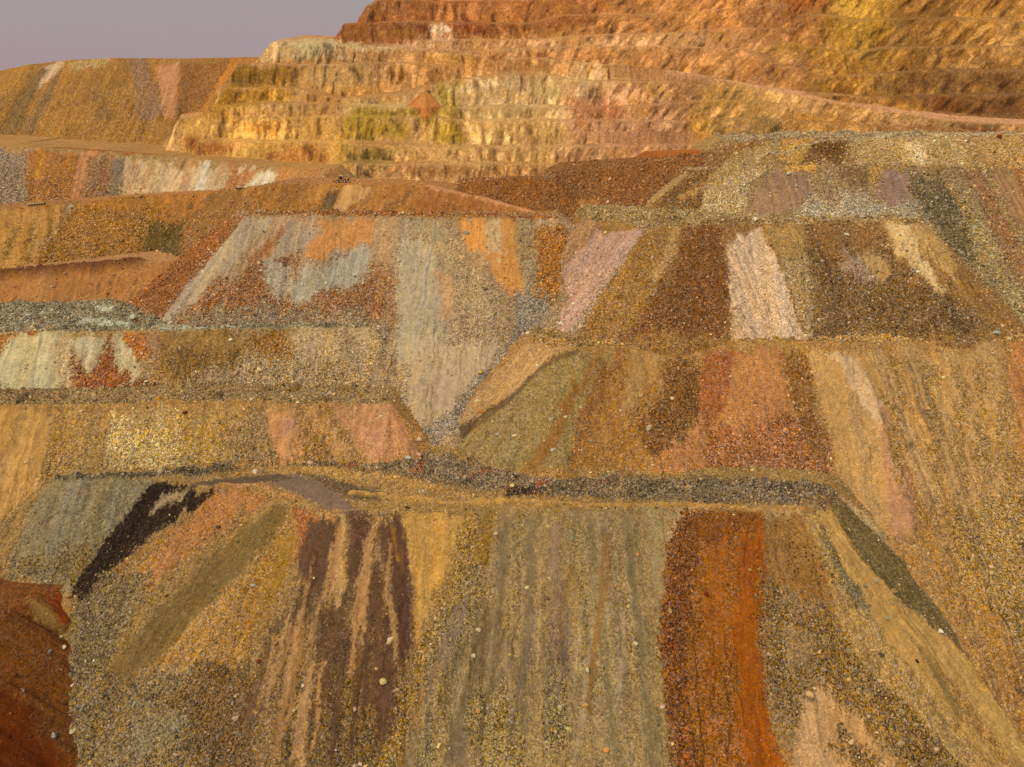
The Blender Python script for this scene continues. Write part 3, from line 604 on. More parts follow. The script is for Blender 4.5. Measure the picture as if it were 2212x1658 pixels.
pp('W', '1200,320 1460,318 1440,345 1220,350', (168, 120, 88), .2, 5)
pp('W', '1370,262 1550,262 1500,318 1340,318', (162, 114, 84), .3, 6)
pp('W', '1440,180 1560,180 1520,256 1420,256', (156, 110, 70), .3, 6)
pp('W', '1360,190 1420,190 1420,250 1340,250', (186, 132, 78), .3, 6)
pp('W', '1540,175 1680,205 1660,262 1500,262', (176, 134, 66), .3, 6)
pp('W', '1500,262 1580,258 1580,300 1500,310', (196, 142, 58), .3, 4)
pp('W', '1530,262 1580,258 1575,300 1535,305', (96, 86, 50), .3, 4)
pp('W', '1630,262 1700,258 1690,292 1620,300', (108, 96, 56), .3, 5)
pp('W', '1700,240 1850,240 1860,290 1700,300', (158, 108, 46), .3, 6)
pp('W', '1850,265 2050,262 2212,275 2212,300 1850,295', (122, 76, 40), .3, 5)
pp('W', '2020,258 2240,266 2240,300 2040,290', (150, 116, 74), .2, 4)
pp('W', '2030,282 2180,285 2180,296 2020,294', (106, 52, 28), .2, 3)
pp('W', '1740,210 1900,216 2000,230 2060,262 1980,255 1800,225', (160, 116, 56), .3, 4)
pp('W', '1990,210 2300,206 2300,265 2080,260 2000,240', (92, 54, 26), .3, 5)
pp('W', '2020,215 2060,215 2080,250 2040,245', (112, 48, 22), .3, 5)
pp('W', '1650,130 1760,110 1800,160 1750,195 1650,180', (132, 92, 66), .3, 6)
pp('W', '1700,60 1880,20 1900,120 1880,190 1760,190 1760,120', (168, 118, 48), .3, 8)
pp('W', '1800,-20 1960,-20 1950,60 1900,120 1800,100', (172, 132, 48), .3, 8)
pp('W', '1960,-20 2100,-20 2060,150 1940,170 1930,80', (118, 80, 38), .3, 8)
pp('W', '2080,-20 2300,-20 2300,140 2060,140', (170, 122, 60), .3, 8)
pp('W', '1880,170 2060,140 2300,140 2300,204 1860,210', (122, 86, 44), .3, 8)
pp('W', '1900,180 2060,160 2212,165 2212,200 1940,205', (84, 56, 30), .3, 7)
pp('W', '2120,70 2300,60 2300,130 2120,130', (156, 116, 66), .3, 8)
pp('W', '1610,55 1800,10 1780,60 1700,100 1620,90', (168, 112, 60), .2, 5)
pp('W', '1340,140 1700,110 1750,190 1680,195 1540,165', (176, 122, 66), .2, 5)
pp('W', '1000,68 1240,45 1500,40 1640,55 1640,64 1400,75 1000,90', (194, 134, 76), .2, 4)
pp('W', '900,90 1100,85 1500,68 1560,100 1200,108 920,104', (208, 156, 102), .2, 4)
pp('W', '900,75 980,70 960,100 860,98', (216, 176, 130), .2, 4)
pp('W', '740,45 1250,45 1240,60 1000,72 860,86 735,92', (150, 88, 48), .3, 4)
pp('W', '740,55 900,55 890,85 735,90', (126, 78, 44), .3, 4)
pp('W', '925,52 955,50 975,62 950,74 925,72', (220, 196, 156), .1, 1.5)
pp('W', '975,48 1040,50 1040,66 990,66', (140, 56, 26), .3, 4)
pp('W', '820,0 1300,-5 1300,44 1100,48 750,46', (164, 104, 58), .3, 5)
pp('W', '820,0 940,0 920,20 800,30', (140, 88, 48), .3, 4)
pp('W', '1300,-10 1700,-30 1700,55 1300,44', (184, 128, 74), .3, 5)
pp('W', '1420,20 1600,22 1600,52 1440,55', (200, 136, 72), .3, 5)
pp('M', '-80,1290 60,1270 150,1262 160,1340 100,1330 40,1320 -80,1360', (120, 74, 34), .3, 2)
pp('M', '60,1290 110,1310 150,1370 130,1365 80,1330', (140, 110, 58), .1, 1.5)
pp('M', '100,1280 150,1290 160,1350 130,1330', (128, 62, 18), .15, 1.5)
pp('M', '-80,1320 30,1330 120,1400 170,1470 180,1600 60,1560 20,1500 -80,1440', (116, 72, 32), .3, 2)
pp('M', '-80,1480 0,1490 60,1530 80,1590 140,1640 200,1740 -80,1740', (102, 48, 8), .1, 2.5, 'dark orange earth at the bottom left corner')
def apply(key, q, c, rk, rag, name, idx):
    if key == 'M':
        w3 = []
        for px, py in q:
            d = ray(px, py); t = np.arange(100, 260, .5)/d[1]; h = mound(d[0]*t, d[1]*t)[0]
            mm = h > d[2]*t; i = int(np.argmax(mm)) if mm.any() else len(t)-1; w3.append(d*t[i])
        w3 = np.array(w3)
    else: w3 = np.array([hit(key, px, py) for px, py in q])
    if key == 'W': ids = WALLIDS; A, B = w3[:, 0], w3[:, 2]; mg = 8
    else: ids = [MID] if key == 'M' else [TK[key.rstrip('^')].id]; A, B = w3[:, 0], w3[:, 1]; mg = 6
    r0, r1 = (0, nr) if key == 'W' else np.searchsorted(Yr, [B.min()-mg, B.max()+mg])
    sub = own[r0:r1]
    X = gx[r0:r1]; V = (zz if key == 'W' else gy)[r0:r1]
    m = np.isin(sub, ids) & (X > A.min()-mg) & (X < A.max()+mg) & (V > B.min()-mg) & (V < B.max()+mg)
    if not m.any(): return
    x = X[m]; v = V[m]; yy = gy[r0:r1][m]; zz_ = zz[r0:r1][m]
    # tongues along the fall line + ragged grains
    if key == 'W':
        a = x+rag*fbm(x*.10, zz_*.08, 3, idx)+.35*rag*vn2(x*.8, zz_*.5, idx+3); b = v+rag*fbm(x*.12+7, zz_*.10, 3, idx+9)
    else:
        F1, F2 = fx[r0:r1][m], fy[r0:r1][m]; D = dd[r0:r1][m]
        st = fbm(F1*.28, F2*.28, 4, idx, .6)
        cx_, cy_ = F1-x, F2-yy; L = np.hypot(cx_, cy_)+1e-3
        tx, ty = (cx_/L, cy_/L)
        if key == 'M': tx, ty = 0*x, 0*x
        lw = rag*.9; a = x+lw*fbm(x*.09, yy*.09, 2, idx+30)+rag*3.0*st*tx+rag*.45*fbm(x*.35, yy*.35, 3, idx+1)+.25*rag*vn2(x*1.9, yy*1.9, idx+2)
        b = v+lw*fbm(x*.09+5, yy*.09, 2, idx+31)+rag*3.0*st*ty+rag*.45*fbm(x*.35+31, yy*.35, 3, idx+4)+.25*rag*vn2(x*1.9, yy*1.9+9, idx+5)
    n = len(A); best = np.full(a.shape, 1e9, np.float32); ins = np.zeros(a.shape, bool)
    for i in range(n):
        p0 = (A[i], B[i]); p1 = (A[(i+1) % n], B[(i+1) % n]); dx, dy = p1[0]-p0[0], p1[1]-p0[1]; L2 = max(dx*dx+dy*dy, 1e-6)
        t = np.clip(((a-p0[0])*dx+(b-p0[1])*dy)/L2, 0, 1); best = np.minimum(best, (a-p0[0]-t*dx)**2+(b-p0[1]-t*dy)**2)
        if dy != 0: ins ^= ((p0[1] > b) != (p1[1] > b)) & (a < p0[0]+(b-p0[1])*dx/dy)
    s = np.sqrt(best); s = np.where(ins, s, -s)
    sf = .5+.8*rag if key != 'W' else 1.1*rag
    gn = vn2(x*2.7, (zz_ if key == 'W' else yy)*2.7, idx+70)*.6+vn2(x*1.1, yy*1.1, idx+71)*.4
    k = sstep(-.55, .55, s/sf+gn*(.75+.6*min(1, rk+.2)))
    cc = col[r0:r1]; rr = rock[r0:r1]; ii = pid[r0:r1]
    cl = lin(c)*.93+lin((172, 130, 78))*.07 if key not in 'WM' else lin(c)*.8+lin((186, 136, 76))*.2 if key == 'W' else lin(c)
    if c[0] < 70: cl = lin(c)
    if c[1] > .86*c[0]: cl = cl*np.array([1.02, .955, .97])
    if key == 'W': k = k*.85
    cc[m] = cc[m]*(1-k[:, None])+cl*k[:, None]; rr[m] = rr[m]*(1-k)+rk*k
    if name: ii[m] = np.where(k > .5, idx, ii[m])
for i, p in enumerate(PATCHES): apply(*p, i)
for sl_, k, c, rk in rmask:
    if c is not None:
        col[sl_] = col[sl_]*(1-k[..., None])+lin(c)*k[..., None]; rock[sl_] = rock[sl_]*(1-k)+rk*k

# streaky and blotchy variation of the material itself; carved rills are darkened as well
st = fbm(fx*.9, fy*.9, 3, 201); st2 = fbm(fx*2.6, fy*2.6, 2, 211); bl = fbm(gx*.06, gy*.06, 4, 221)
isw = np.isin(own, WALLIDS)
face = (dd > 0).astype(np.float32)
b2 = fbm(gx*.55, gy*.55, 4, 241, .6)
mk = sstep(-.35, .4, fbm(gx*.04, gy*.04, 3, 261)); v = 1+face*(.34*st*(.4+.8*mk)+.14*st2*mk)*(1-.5*rock)*(1-.5*isw)+.18*bl+.26*b2*(1-.6*isw)-.42*rill_
col *= np.clip(v, .4, 1.8)[..., None]
hue = fbm(fx*.35+40, fy*.35, 3, 231)*face+.5*bl
hue = hue+.8*fbm(gx*.9, gy*.9, 3, 251)
col[..., 0] *= 1+.05*hue; col[..., 1] *= 1-.02*hue; col[..., 2] *= 1-.20*hue
rd = (own == TK['W6'].id) & (dd > -9) & (dd < .3) & (gx > 100); k = rd*.85; col = col*(1-k[..., None])+lin((204, 152, 106))*k[..., None]
# pit wall: mineral blotches, ochre and rust veins that lean with the bedding
m = isw
lean = sstep(-40, 120, gx[m]); vx, vz = gx[m], zz[m]
q1 = vx-lean*vz*.95; q2 = vz+lean*vx*.35
wq = 2.5*fbm(vx*.08, vz*.08, 3, 300)
n1 = fbm(q1*.05+wq*.2, q2*.06, 5, 301, .62); n2 = fbm((q1+wq)*.30, q2*.085, 5, 311, .62); n3 = fbm(q1*.02, q2*.25, 4, 321); n4 = fbm(vx*.45+wq, vz*.45, 4, 331, .6)
cm = col[m]
def mixc(c, k):
    global cm
    k = k[:, None]; cm = cm*(1-k)+lin(c)*k
onr = sstep(-.5, 2.0, dd[m]+1.5*n4)
kk = sstep(.04, .40, n2*.8+.5*n1+.25*n4)*onr; cm = cm*(1+.75*kk[:, None]*np.array([.95, 1.05, 1.25]))
mixc((206, 150, 52), sstep(.05, .45, n3*.6+.5*n2-.3*n1)*.28*onr)
cm = cm*(1-.42*(sstep(.06, .42, -n2*.8+.3*n1-.3*n4)*onr)[:, None]*np.array([.85, 1.0, 1.15]))
cm = cm*(1-.55*(sstep(.20, .5, -n2*.8-.35*n1+.3*n4)*onr)[:, None])*(1.02+.30*fbm(vx*.9, vz*.9, 3, 341, .7)[:, None])
# ledges carry dust and fallen grit; their lip is paler
mixc((206, 158, 104), sstep(1.4, .2, np.abs(dd[m]+.9*n4))*.25*np.clip(.6+2*n3, 0, 1))
col[m] = cm
rock = np.clip(rock, 0, 1)
# rock gathers towards the toe of every tip, fines stay near its crest
for T in TIERS:
    if T.wall or T.base is not None: continue
    m = (own == T.id) & (dd > 0); Dm = {'A': 60, 'BR': 42, 'C1': 60, 'C2': 40, 'B2': 22, 'B3': 20, 'D1': 24, 'D2': 20}.get(T.key, 28)
    rock[m] += np.clip(rock[m]*3, .1, 1)*(.10 if T.key in ('A', 'BR') else .24)*(np.clip(dd[m]/Dm, 0, 1)-.45+.25*fbm(fx[m]*.2, fy[m]*.2, 2, 411))
rock = np.clip(rock+np.where(isw, 0, .12*fbm(gx*.3, gy*.3, 3, 401)), 0, 1)

m = (rock > .8) & (dd < -1) & (~isw)
zz += (m*(2.0*np.maximum(0, vn2(gx*.24, gy*.30, 505))+.7*vn2(gx*.7, gy*.7, 506))).astype(np.float32)
lp = vn2(gx*.16, gy*.30, 507); col *= (1+m*.35*lp)[..., None]
# small relief: rubble is rougher than fines
zz += ((.10+.30*rock)*fbm(gx*1.1, gy*1.1, 3, 501, .6)*np.where(isw, 1.2, 1)).astype(np.float32)

# ------------------------------------------------------------------ materials
def mat(name):
    m = bpy.data.materials.new(name); m.use_nodes = True; t = m.node_tree; b = t.nodes['Principled BSDF']
    b.inputs['Roughness'].default_value = .9; b.inputs['Specular IOR Level'].default_value = .15
    return m, t, b
def math_(t, op, a, b=None, c=None):
    n = N(t, 'ShaderNodeMath', operation=op)
    for i, v_ in enumerate((a, b, c)):
        if v_ is None: continue
        if isinstance(v_, (int, float)): n.inputs[i].default_value = v_
        else: t.links.new(v_, n.inputs[i])
    return n.outputs[0]
def ground_mat(name, wall=False):
    m, t, b = mat(name); L = t.links.new
    ca = N(t, 'ShaderNodeAttribute', attribute_name='tint'); ra = N(t, 'ShaderNodeAttribute', attribute_name='rubble'); fa = N(t, 'ShaderNodeAttribute', attribute_name='fall')
    ge = N(t, 'ShaderNodeNewGeometry'); pos = ge.outputs['Position']
    v1 = N(t, 'ShaderNodeTexVoronoi'); v1.inputs['Scale'].default_value = 2.1; v1.inputs['Randomness'].default_value = 1
    v2 = N(t, 'ShaderNodeTexVoronoi'); v2.inputs['Scale'].default_value = 4.6
    v3 = N(t, 'ShaderNodeTexVoronoi'); v3.inputs['Scale'].default_value = 1.15
    for v_ in (v1, v2, v3): L(pos, v_.inputs['Vector'])
    # streak noise along the fall line
    sc = N(t, 'ShaderNodeTexNoise'); sc.inputs['Scale'].default_value = 1.6; sc.inputs['Detail'].default_value = 4; L(fa.outputs['Vector'], sc.inputs['Vector'])
    n2 = N(t, 'ShaderNodeTexNoise'); n2.inputs['Scale'].default_value = 1.1 if not wall else .5; n2.inputs['Detail'].default_value = 8; n2.inputs['Roughness'].default_value = .65; L(pos, n2.inputs['Vector'])
    def val(colsock):
        s = N(t, 'ShaderNodeSeparateColor'); L(colsock, s.inputs[0]); return s.outputs
    a1, a2, a3 = val(v1.outputs['Color']), val(v2.outputs['Color']), val(v3.outputs['Color'])
    # grain brightness: a skewed spread, a few pale stones, some dark
    g1 = math_(t, 'POWER', a1[0], 1.6); g2 = math_(t, 'POWER', a2[0], 1.3); g3 = math_(t, 'POWER', a3[1], 1.8)
    g = math_(t, 'MULTIPLY_ADD', g1, .75, math_(t, 'MULTIPLY_ADD', g2, .75, math_(t, 'MULTIPLY', g3, .35)))   # mean about .69
    g = math_(t, 'SUBTRACT', g, .68)
    amt = math_(t, 'MULTIPLY_ADD', ra.outputs['Fac'], 1.9, .22 if not wall else .2)
    g = math_(t, 'MULTIPLY', g, amt)
    s_ = math_(t, 'MULTIPLY', math_(t, 'SUBTRACT', sc.outputs[0], .5), .5)
    nn = math_(t, 'MULTIPLY', math_(t, 'SUBTRACT', n2.outputs[0], .5), 1.1 if wall else .7)
    tot = math_(t, 'ADD', math_(t, 'ADD', g, s_), math_(t, 'ADD', nn, 1.0))
    tot = math_(t, 'MAXIMUM', tot, .18)
    vm = N(t, 'ShaderNodeVectorMath', operation='SCALE'); L(ca.outputs['Color'], vm.inputs[0]); L(tot, vm.inputs[3])
    # hue of stones drifts to ochre or to grey
    hs = N(t, 'ShaderNodeHueSaturation')
    sat = math_(t, 'MULTIPLY_ADD', math_(t, 'MULTIPLY', math_(t, 'SUBTRACT', a1[1], .5), ra.outputs['Fac']), .8, 1.02); L(sat, hs.inputs['Saturation'])
    hu = math_(t, 'MULTIPLY_ADD', math_(t, 'MULTIPLY', math_(t, 'SUBTRACT', a2[2], .5), ra.outputs['Fac']), .05, .498); L(hu, hs.inputs['Hue'])
    L(vm.outputs[0], hs.inputs['Color']); L(hs.outputs[0], b.inputs['Base Color'])
    # relief
    h1 = math_(t, 'MULTIPLY', v1.outputs['Distance'], ra.outputs['Fac']); h2 = math_(t, 'MULTIPLY', v2.outputs['Distance'], math_(t, 'MULTIPLY_ADD', ra.outputs['Fac'], .8, .1))
    hh = math_(t, 'MULTIPLY_ADD', h1, -.55, math_(t, 'MULTIPLY', h2, -.22))
    hh = math_(t, 'ADD', hh, math_(t, 'MULTIPLY', n2.outputs[0], .9 if wall else .35))
    hh = math_(t, 'ADD', hh, math_(t, 'MULTIPLY', sc.outputs[0], .12))
    bp = N(t, 'ShaderNodeBump'); bp.inputs['Strength'].default_value = .9; bp.inputs['Distance'].default_value = 1.0
    L(hh, bp.inputs['Height']); L(bp.outputs[0], b.inputs['Normal'])
    return m
MG = ground_mat('spoil'); MW = ground_mat('pit_rock', True)

# ------------------------------------------------------------------ meshes of the terrain, one per terrace
vid = np.arange(nr*nc, dtype=np.int64).reshape(nr, nc)
quad = np.stack([vid[:-1, :-1], vid[:-1, 1:], vid[1:, 1:], vid[1:, :-1]], -1).reshape(-1, 4)
qo = own[:-1, :-1].reshape(-1)
XYZ = np.stack([gx, gy, zz], -1).reshape(-1, 3).astype(np.float32)
COL = np.concatenate([np.clip(col, 0, 1).reshape(-1, 3), np.ones((nr*nc, 1))], 1).astype(np.float32)
RK = rock.reshape(-1).astype(np.float32)
FALL = np.stack([fx, fy, gy*.05], -1).reshape(-1, 3).astype(np.float32)
def mesh_from(name, V, Fq, material, attrs=None, smooth=True):
    me = bpy.data.meshes.new(name); k = Fq.shape[1]
    me.vertices.add(len(V)); me.vertices.foreach_set('co', np.ascontiguousarray(V, np.float32).ravel())
    me.loops.add(Fq.size); me.loops.foreach_set('vertex_index', np.ascontiguousarray(Fq, np.int32).ravel())
    me.polygons.add(len(Fq)); me.polygons.foreach_set('loop_start', np.arange(0, Fq.size, k, dtype=np.int32))
    try: me.polygons.foreach_set('loop_total', np.full(len(Fq), k, np.int32))
    except Exception: pass
    me.polygons.foreach_set('use_smooth', np.full(len(Fq), smooth, bool))
    for an, ty, dat in (attrs or []):
        a = me.attributes.new(an, ty, 'POINT')
        a.data.foreach_set({'FLOAT_COLOR': 'color', 'FLOAT': 'value', 'FLOAT_VECTOR': 'vector'}[ty], np.ascontiguousarray(dat, np.float32).ravel())
    me.materials.append(material); me.update(calc_edges=True)
    return me
def link(name, me, parent=None):
    o = bpy.data.objects.new(name, me); S.collection.objects.link(o); o.parent = parent; return o
def tag(o, label, cat, group=None, kind=None):
    if label: o['label'] = label
    if cat: o['category'] = cat
    if group: o['group'] = group
    if kind: o['kind'] = kind
    return o
groups = {}
for T in TIERS: groups.setdefault(T.name if T.wall or T.name in ('sand_cone',) else T.key, []).append(T.id)
LBL = {'A': 'lowest broad terrace with brown, grey green and orange stripes fanning down its face',
       'B2': 'low left terrace of tan, pale yellow and pink rubble strips', 'B3': 'left terrace with pale green tips and rusty rubble below the rocky bench',
       'BR': 'long right terrace of tan and brown tips above the dark rubble bench', 'C1': 'central terrace with a pale grey tongue running down the gully between two lower terraces',
       'C2': 'right middle terrace with a pink strip and a whitish strip on brown rubble', 'D1': 'upper right terrace with purple brown and dark green tips',
       'D2': 'topmost right terrace of pale tan rubble in front of the pit wall', 'D0': 'dark brown heap in front of the pit wall', 'D3': 'low brown heap beside the descending ramp road',
       'D5': 'ochre rubble heap left of the topmost right terrace', 'D4': 'smooth orange brown heap behind the dark brown heap', 'E': 'ochre ramp terrace carrying the loader', 'E2': 'smooth orange tan ramp bank at the left edge',
       'F': 'pale streaked bank under the slanting road at left', 'G': 'tall brown ridge under the sky at left', 'pit_wall': 'benched ochre and pink rock wall of the open pit with haul road', 'sand_cone': 'two orange sand cones spilled against the pit wall'}
NM = {'pit_wall': 'pit_wall', 'sand_cone': 'sand_cone'}
for g, ids in list(groups.items())+[('M', [MID]), ('floor', [-1])]:
    f = quad[np.isin(qo, ids)]
    if not len(f): continue
    u, inv = np.unique(f, return_inverse=True); f = inv.reshape(-1, 4)
    name = {'M': 'orange_mound', 'floor': 'pit_floor'}.get(g) or NM.get(g) or TK[g].name
    o = link(name, mesh_from(name, XYZ[u], f, MW if g == 'pit_wall' else MG, [('tint', 'FLOAT_COLOR', COL[u]), ('rubble', 'FLOAT', RK[u]), ('fall', 'FLOAT_VECTOR', FALL[u])]))
    tag(o, LBL.get(g, 'orange earth mound with gullies at lower left' if g == 'M' else 'floor of the pit'), 'terrain', kind='structure')
# ground sheet out to the horizon, under everything
gs = np.array([(-9000, -4000, FLOOR-1), (9000, -4000, FLOOR-1), (9000, 12000, FLOOR-1), (-9000, 12000, FLOOR-1)], np.float32)
m_, t_, b_ = mat('plain'); b_.inputs['Base Color'].default_value = (.30, .18, .09, 1)
nn_ = N(t_, 'ShaderNodeTexNoise'); nn_.inputs['Scale'].default_value = .05; rr_ = N(t_, 'ShaderNodeValToRGB'); rr_.color_ramp.elements[0].color = (.22, .13, .07, 1); rr_.color_ramp.elements[1].color = (.38, .25, .13, 1)
tg = N(t_, 'ShaderNodeNewGeometry'); t_.links.new(tg.outputs['Position'], nn_.inputs['Vector']); t_.links.new(nn_.outputs[0], rr_.inputs[0]); t_.links.new(rr_.outputs[0], b_.inputs['Base Color'])
tag(link('ground', mesh_from('ground', gs, np.array([[0, 1, 2, 3]]), m_)), 'bare brown plain around the mine', 'ground', kind='structure')
# ------------------------------------------------------------------ finding the ground again
def zat(x, y):
    r = np.clip(np.searchsorted(Yr, y)-1, 0, nr-2); v_ = x/(.66*y+72); c = np.clip(np.searchsorted(U, v_)-1, 0, nc-2)
    fr = (y-Yr[r])/(Yr[r+1]-Yr[r]); fc = (v_-U[c])/(U[c+1]-U[c])
    return (zz[r, c]*(1-fr)+zz[r+1, c]*fr)*(1-fc)+(zz[r, c+1]*(1-fr)+zz[r+1, c+1]*fr)*fc
def look(px, py):
    d = ray(px, py); t = np.arange(70, 800, .5)/d[1]
    for k in range(2):
        h = zat(d[0]*t, d[1]*t) > d[2]*t; i = int(np.argmax(h)) if h.any() else len(t)-1
        if k == 0: t = np.linspace(t[max(i-1, 0)], t[i], 20)
    return d*t[i]
def seen(x, y, z):
    s_ = np.linspace(.25, .995, 240)[None, :]
    return (zat(x[:, None]*s_, y[:, None]*s_) < z[:, None]*s_+.25).all(1)
def tint_at(x, y):
    r = np.clip(np.searchsorted(Yr, y)-1, 0, nr-2); c = np.clip(np.searchsorted(U, x/(.66*y+72))-1, 0, nc-2)
    return r, c

# ------------------------------------------------------------------ stones
rng = np.random.default_rng(11)
def ico(sub):
    import bmesh
    bm = bmesh.new(); bmesh.ops.create_icosphere(bm, subdivisions=sub, radius=1)
    V = np.array([v_.co[:] for v_ in bm.verts]); F = np.array([[v_.index for v_ in f.verts] for f in bm.faces]); bm.free(); return V, F
def stone(sub, seed):
    """a broken block: a ball cut by a dozen random planes"""
    V, F = ico(sub); rg = np.random.default_rng(seed)
    for k in range(9 if sub > 1 else 5):
        n = rg.normal(size=3); n /= np.linalg.norm(n); d = rg.uniform(.45, .85)
        e = V@n-d; V = V-np.where(e > 0, e, 0)[:, None]*n
    V = V*rg.uniform(.75, 1.25, 3)*np.array([1.1, 1, .8]); V += rg.normal(size=V.shape)*.03
    return V, F
def stone_mat(name, attr):
    m, t, b = mat(name); L = t.links.new
    src = N(t, 'ShaderNodeAttribute', attribute_name='tint').outputs['Color'] if attr else N(t, 'ShaderNodeObjectInfo').outputs['Color']
    ge = N(t, 'ShaderNodeNewGeometry'); nz = N(t, 'ShaderNodeTexNoise'); nz.inputs['Scale'].default_value = 2.2; nz.inputs['Detail'].default_value = 6; L(ge.outputs['Position'], nz.inputs['Vector'])
    k = math_(t, 'MULTIPLY_ADD', nz.outputs[0], 1.1, .45)
    vm = N(t, 'ShaderNodeVectorMath', operation='SCALE'); L(src, vm.inputs[0]); L(k, vm.inputs[3]); L(vm.outputs[0], b.inputs['Base Color'])
    bp = N(t, 'ShaderNodeBump'); bp.inputs['Strength'].default_value = .6; bp.inputs['Distance'].default_value = .3; L(nz.outputs[0], bp.inputs['Height']); L(bp.outputs[0], b.inputs['Normal'])
    return m
MS = stone_mat('loose_stone', True); MB = stone_mat('boulder_stone', False)

# where loose stones lie: thick where a tip is rubble, thickest at its toe
r0, r1 = np.searchsorted(Yr, [112, 432])
c0, c1 = np.searchsorted(U, [-1.06, 1.06])
O = own[r0:r1, c0:c1]; rk_ = rock[r0:r1, c0:c1]
dyr = np.diff(Yr)[r0:r1][:, None]; dxc = (np.diff(U)[c0:c1][None, :])*(.66*Yr[r0:r1, None]+72)
area = dyr*dxc
dens = (.05+1.0*rk_**1.6)*area*(~isw[r0:r1, c0:c1])
# lines of boulders that rolled to the toe: near the junction of two terraces
edge = np.zeros(O.shape, bool)
for k in (2, 5, 9):
    edge[k:] |= O[k:] != O[:-k]; edge[:, k:] |= O[:, k:] != O[:, :-k]; edge[:-k] |= O[:-k] != O[k:]; edge[:, :-k] |= O[:, :-k] != O[:, k:]
edge &= (dd[r0:r1, c0:c1] > 2)
dens = dens*(1+1.2*edge)
clump = np.clip(.8+1.2*fbm(gx[r0:r1, c0:c1]*.16, gy[r0:r1, c0:c1]*.16, 3, 601), .1, 3)
dens = (dens*clump).ravel(); cum = np.cumsum(dens); cum /= cum[-1]
def scatter(n):
    k = np.searchsorted(cum, rng.random(n)); k = np.minimum(k, len(cum)-1); rr_ = k//O.shape[1]+r0; cc_ = k % O.shape[1]+c0
    y_ = Yr[rr_]+rng.random(n)*(Yr[rr_+1]-Yr[rr_]); u_ = U[cc_]+rng.random(n)*(U[cc_+1]-U[cc_]); x_ = u_*(.66*y_+72)
    return x_, y_, zat(x_, y_), rr_, cc_
CREAM, GREY, RUST, GOLD = lin((212, 184, 146)), lin((166, 160, 140)), lin((146, 86, 44)), lin((190, 140, 66))
def stone_cols(x_, rr_, cc_, big=0):
    n = len(x_); r2 = np.clip(rr_+rng.integers(-12, 13, n), 0, nr-1); c2 = np.clip(cc_+rng.integers(-14, 15, n), 0, nc-1); sm = own[r2, c2] == own[rr_, cc_]
    base = np.where(sm[:, None], col[r2, c2], col[rr_, cc_])*rng.lognormal(0.2, .45, n)[:, None]; p = rng.random(n)[:, None]; o_ = own[rr_, cc_]
    w_ = rng.uniform(.3, .8, n)[:, None]
    tgt = np.where(p < .30, CREAM, np.where(p < .46, GREY, np.where(p < .53, GOLD, base)))
    isC = (o_ == TK['C1'].id)[:, None]; tgt = np.where(isC & (p > .56) & (p < .66), RUST, np.where(isC & (p > .15) & (p < .44), GREY, tgt))
    dark = (base.mean(1) < .06)[:, None]; w_ = np.where(dark, w_*.25, w_)
    org = ((base[:, 2] < .05) & (base[:, 0] > .15))[:, None]; w_ = np.where(org, w_*.45, w_)
    return np.clip(base*(1-w_)+tgt*w_, .01, .85)
def build_stones(name, n, rmin, rmax, pw, sub, nvar, extra=None):
    x_, y_, z_, rr_, cc_ = scatter(n) if extra is None else extra[:5]
    n = len(x_)
    if extra is None: rad = rmin*(1-rng.random(n)*(1-(rmin/rmax)**pw))**(-1/pw)*np.clip(y_/290, .6, 1.15)
    else: rad = extra[5]
    C = stone_cols(x_, rr_, cc_)
    Vs, Fs, Cs = [], [], []; off = 0; var = rng.integers(0, nvar, n)
    for k in range(nvar):
        V, F = stone(sub, 100+k); i = np.where(var == k)[0]; m_ = len(i)
        q = rng.normal(size=(m_, 4)); q /= np.linalg.norm(q, axis=1)[:, None]; a, b, c, d = q.T
        Rm = np.stack([1-2*(c*c+d*d), 2*(b*c-a*d), 2*(b*d+a*c), 2*(b*c+a*d), 1-2*(b*b+d*d), 2*(c*d-a*b), 2*(b*d-a*c), 2*(c*d+a*b), 1-2*(b*b+c*c)], -1).reshape(m_, 3, 3)
        P = np.einsum('nij,vj->nvi', Rm, V)*rad[i][:, None, None]
        P += np.stack([x_[i], y_[i], z_[i]+rad[i]*.25], -1)[:, None, :]
        Vs.append(P.reshape(-1, 3)); Fs.append((F[None]+(np.arange(m_)*len(V))[:, None, None]+off).reshape(-1, 3)); off += m_*len(V)
        Cs.append(np.repeat(np.concatenate([C[i], np.ones((m_, 1))], 1), len(V), 0))
    return link(name, mesh_from(name, np.concatenate(Vs), np.concatenate(Fs), MS, [('tint', 'FLOAT_COLOR', np.concatenate(Cs))], smooth=False))
o = build_stones('loose_rocks', int(190000*RES), .17, .75, 2.5, 1, 6)
tag(o, 'loose broken rock scattered over all the terrace faces and gathered at their feet', 'rocks', kind='stuff')

# boulders: each a thing of its own
BM = []
for k in range(8):
    V, F = stone(3, 300+k); V -= (V.max(0)+V.min(0))/2; V[:, 2] -= V[:, 2].min()
    BM.append(mesh_from('boulder', V, F, MB, smooth=False))
def boulder(x, y, z, r, c, label, group, k=None):
    o = bpy.data.objects.new('boulder', BM[k if k is not None else random.randrange(8)]); S.collection.objects.link(o)
    o.location = (x, y, z-.5*r); o.rotation_euler = (random.uniform(-.3, .3), random.uniform(-.3, .3), random.uniform(0, 6.28))
    s_ = r*random.uniform(.9, 1.1); o.scale = (s_*random.uniform(.9, 1.25), s_, s_*random.uniform(.8, 1.05)); o.color = (*c, 1)
    tag(o, label, 'boulder', group); return o
random.seed(4)
WH, PG, TN, GR, OR, YL, DK, DR, PK = (226, 212, 178), (196, 194, 162), (200, 160, 104), (150, 148, 130), (206, 130, 42), (216, 178, 84), (84, 64, 48), (116, 52, 28), (214, 168, 136)
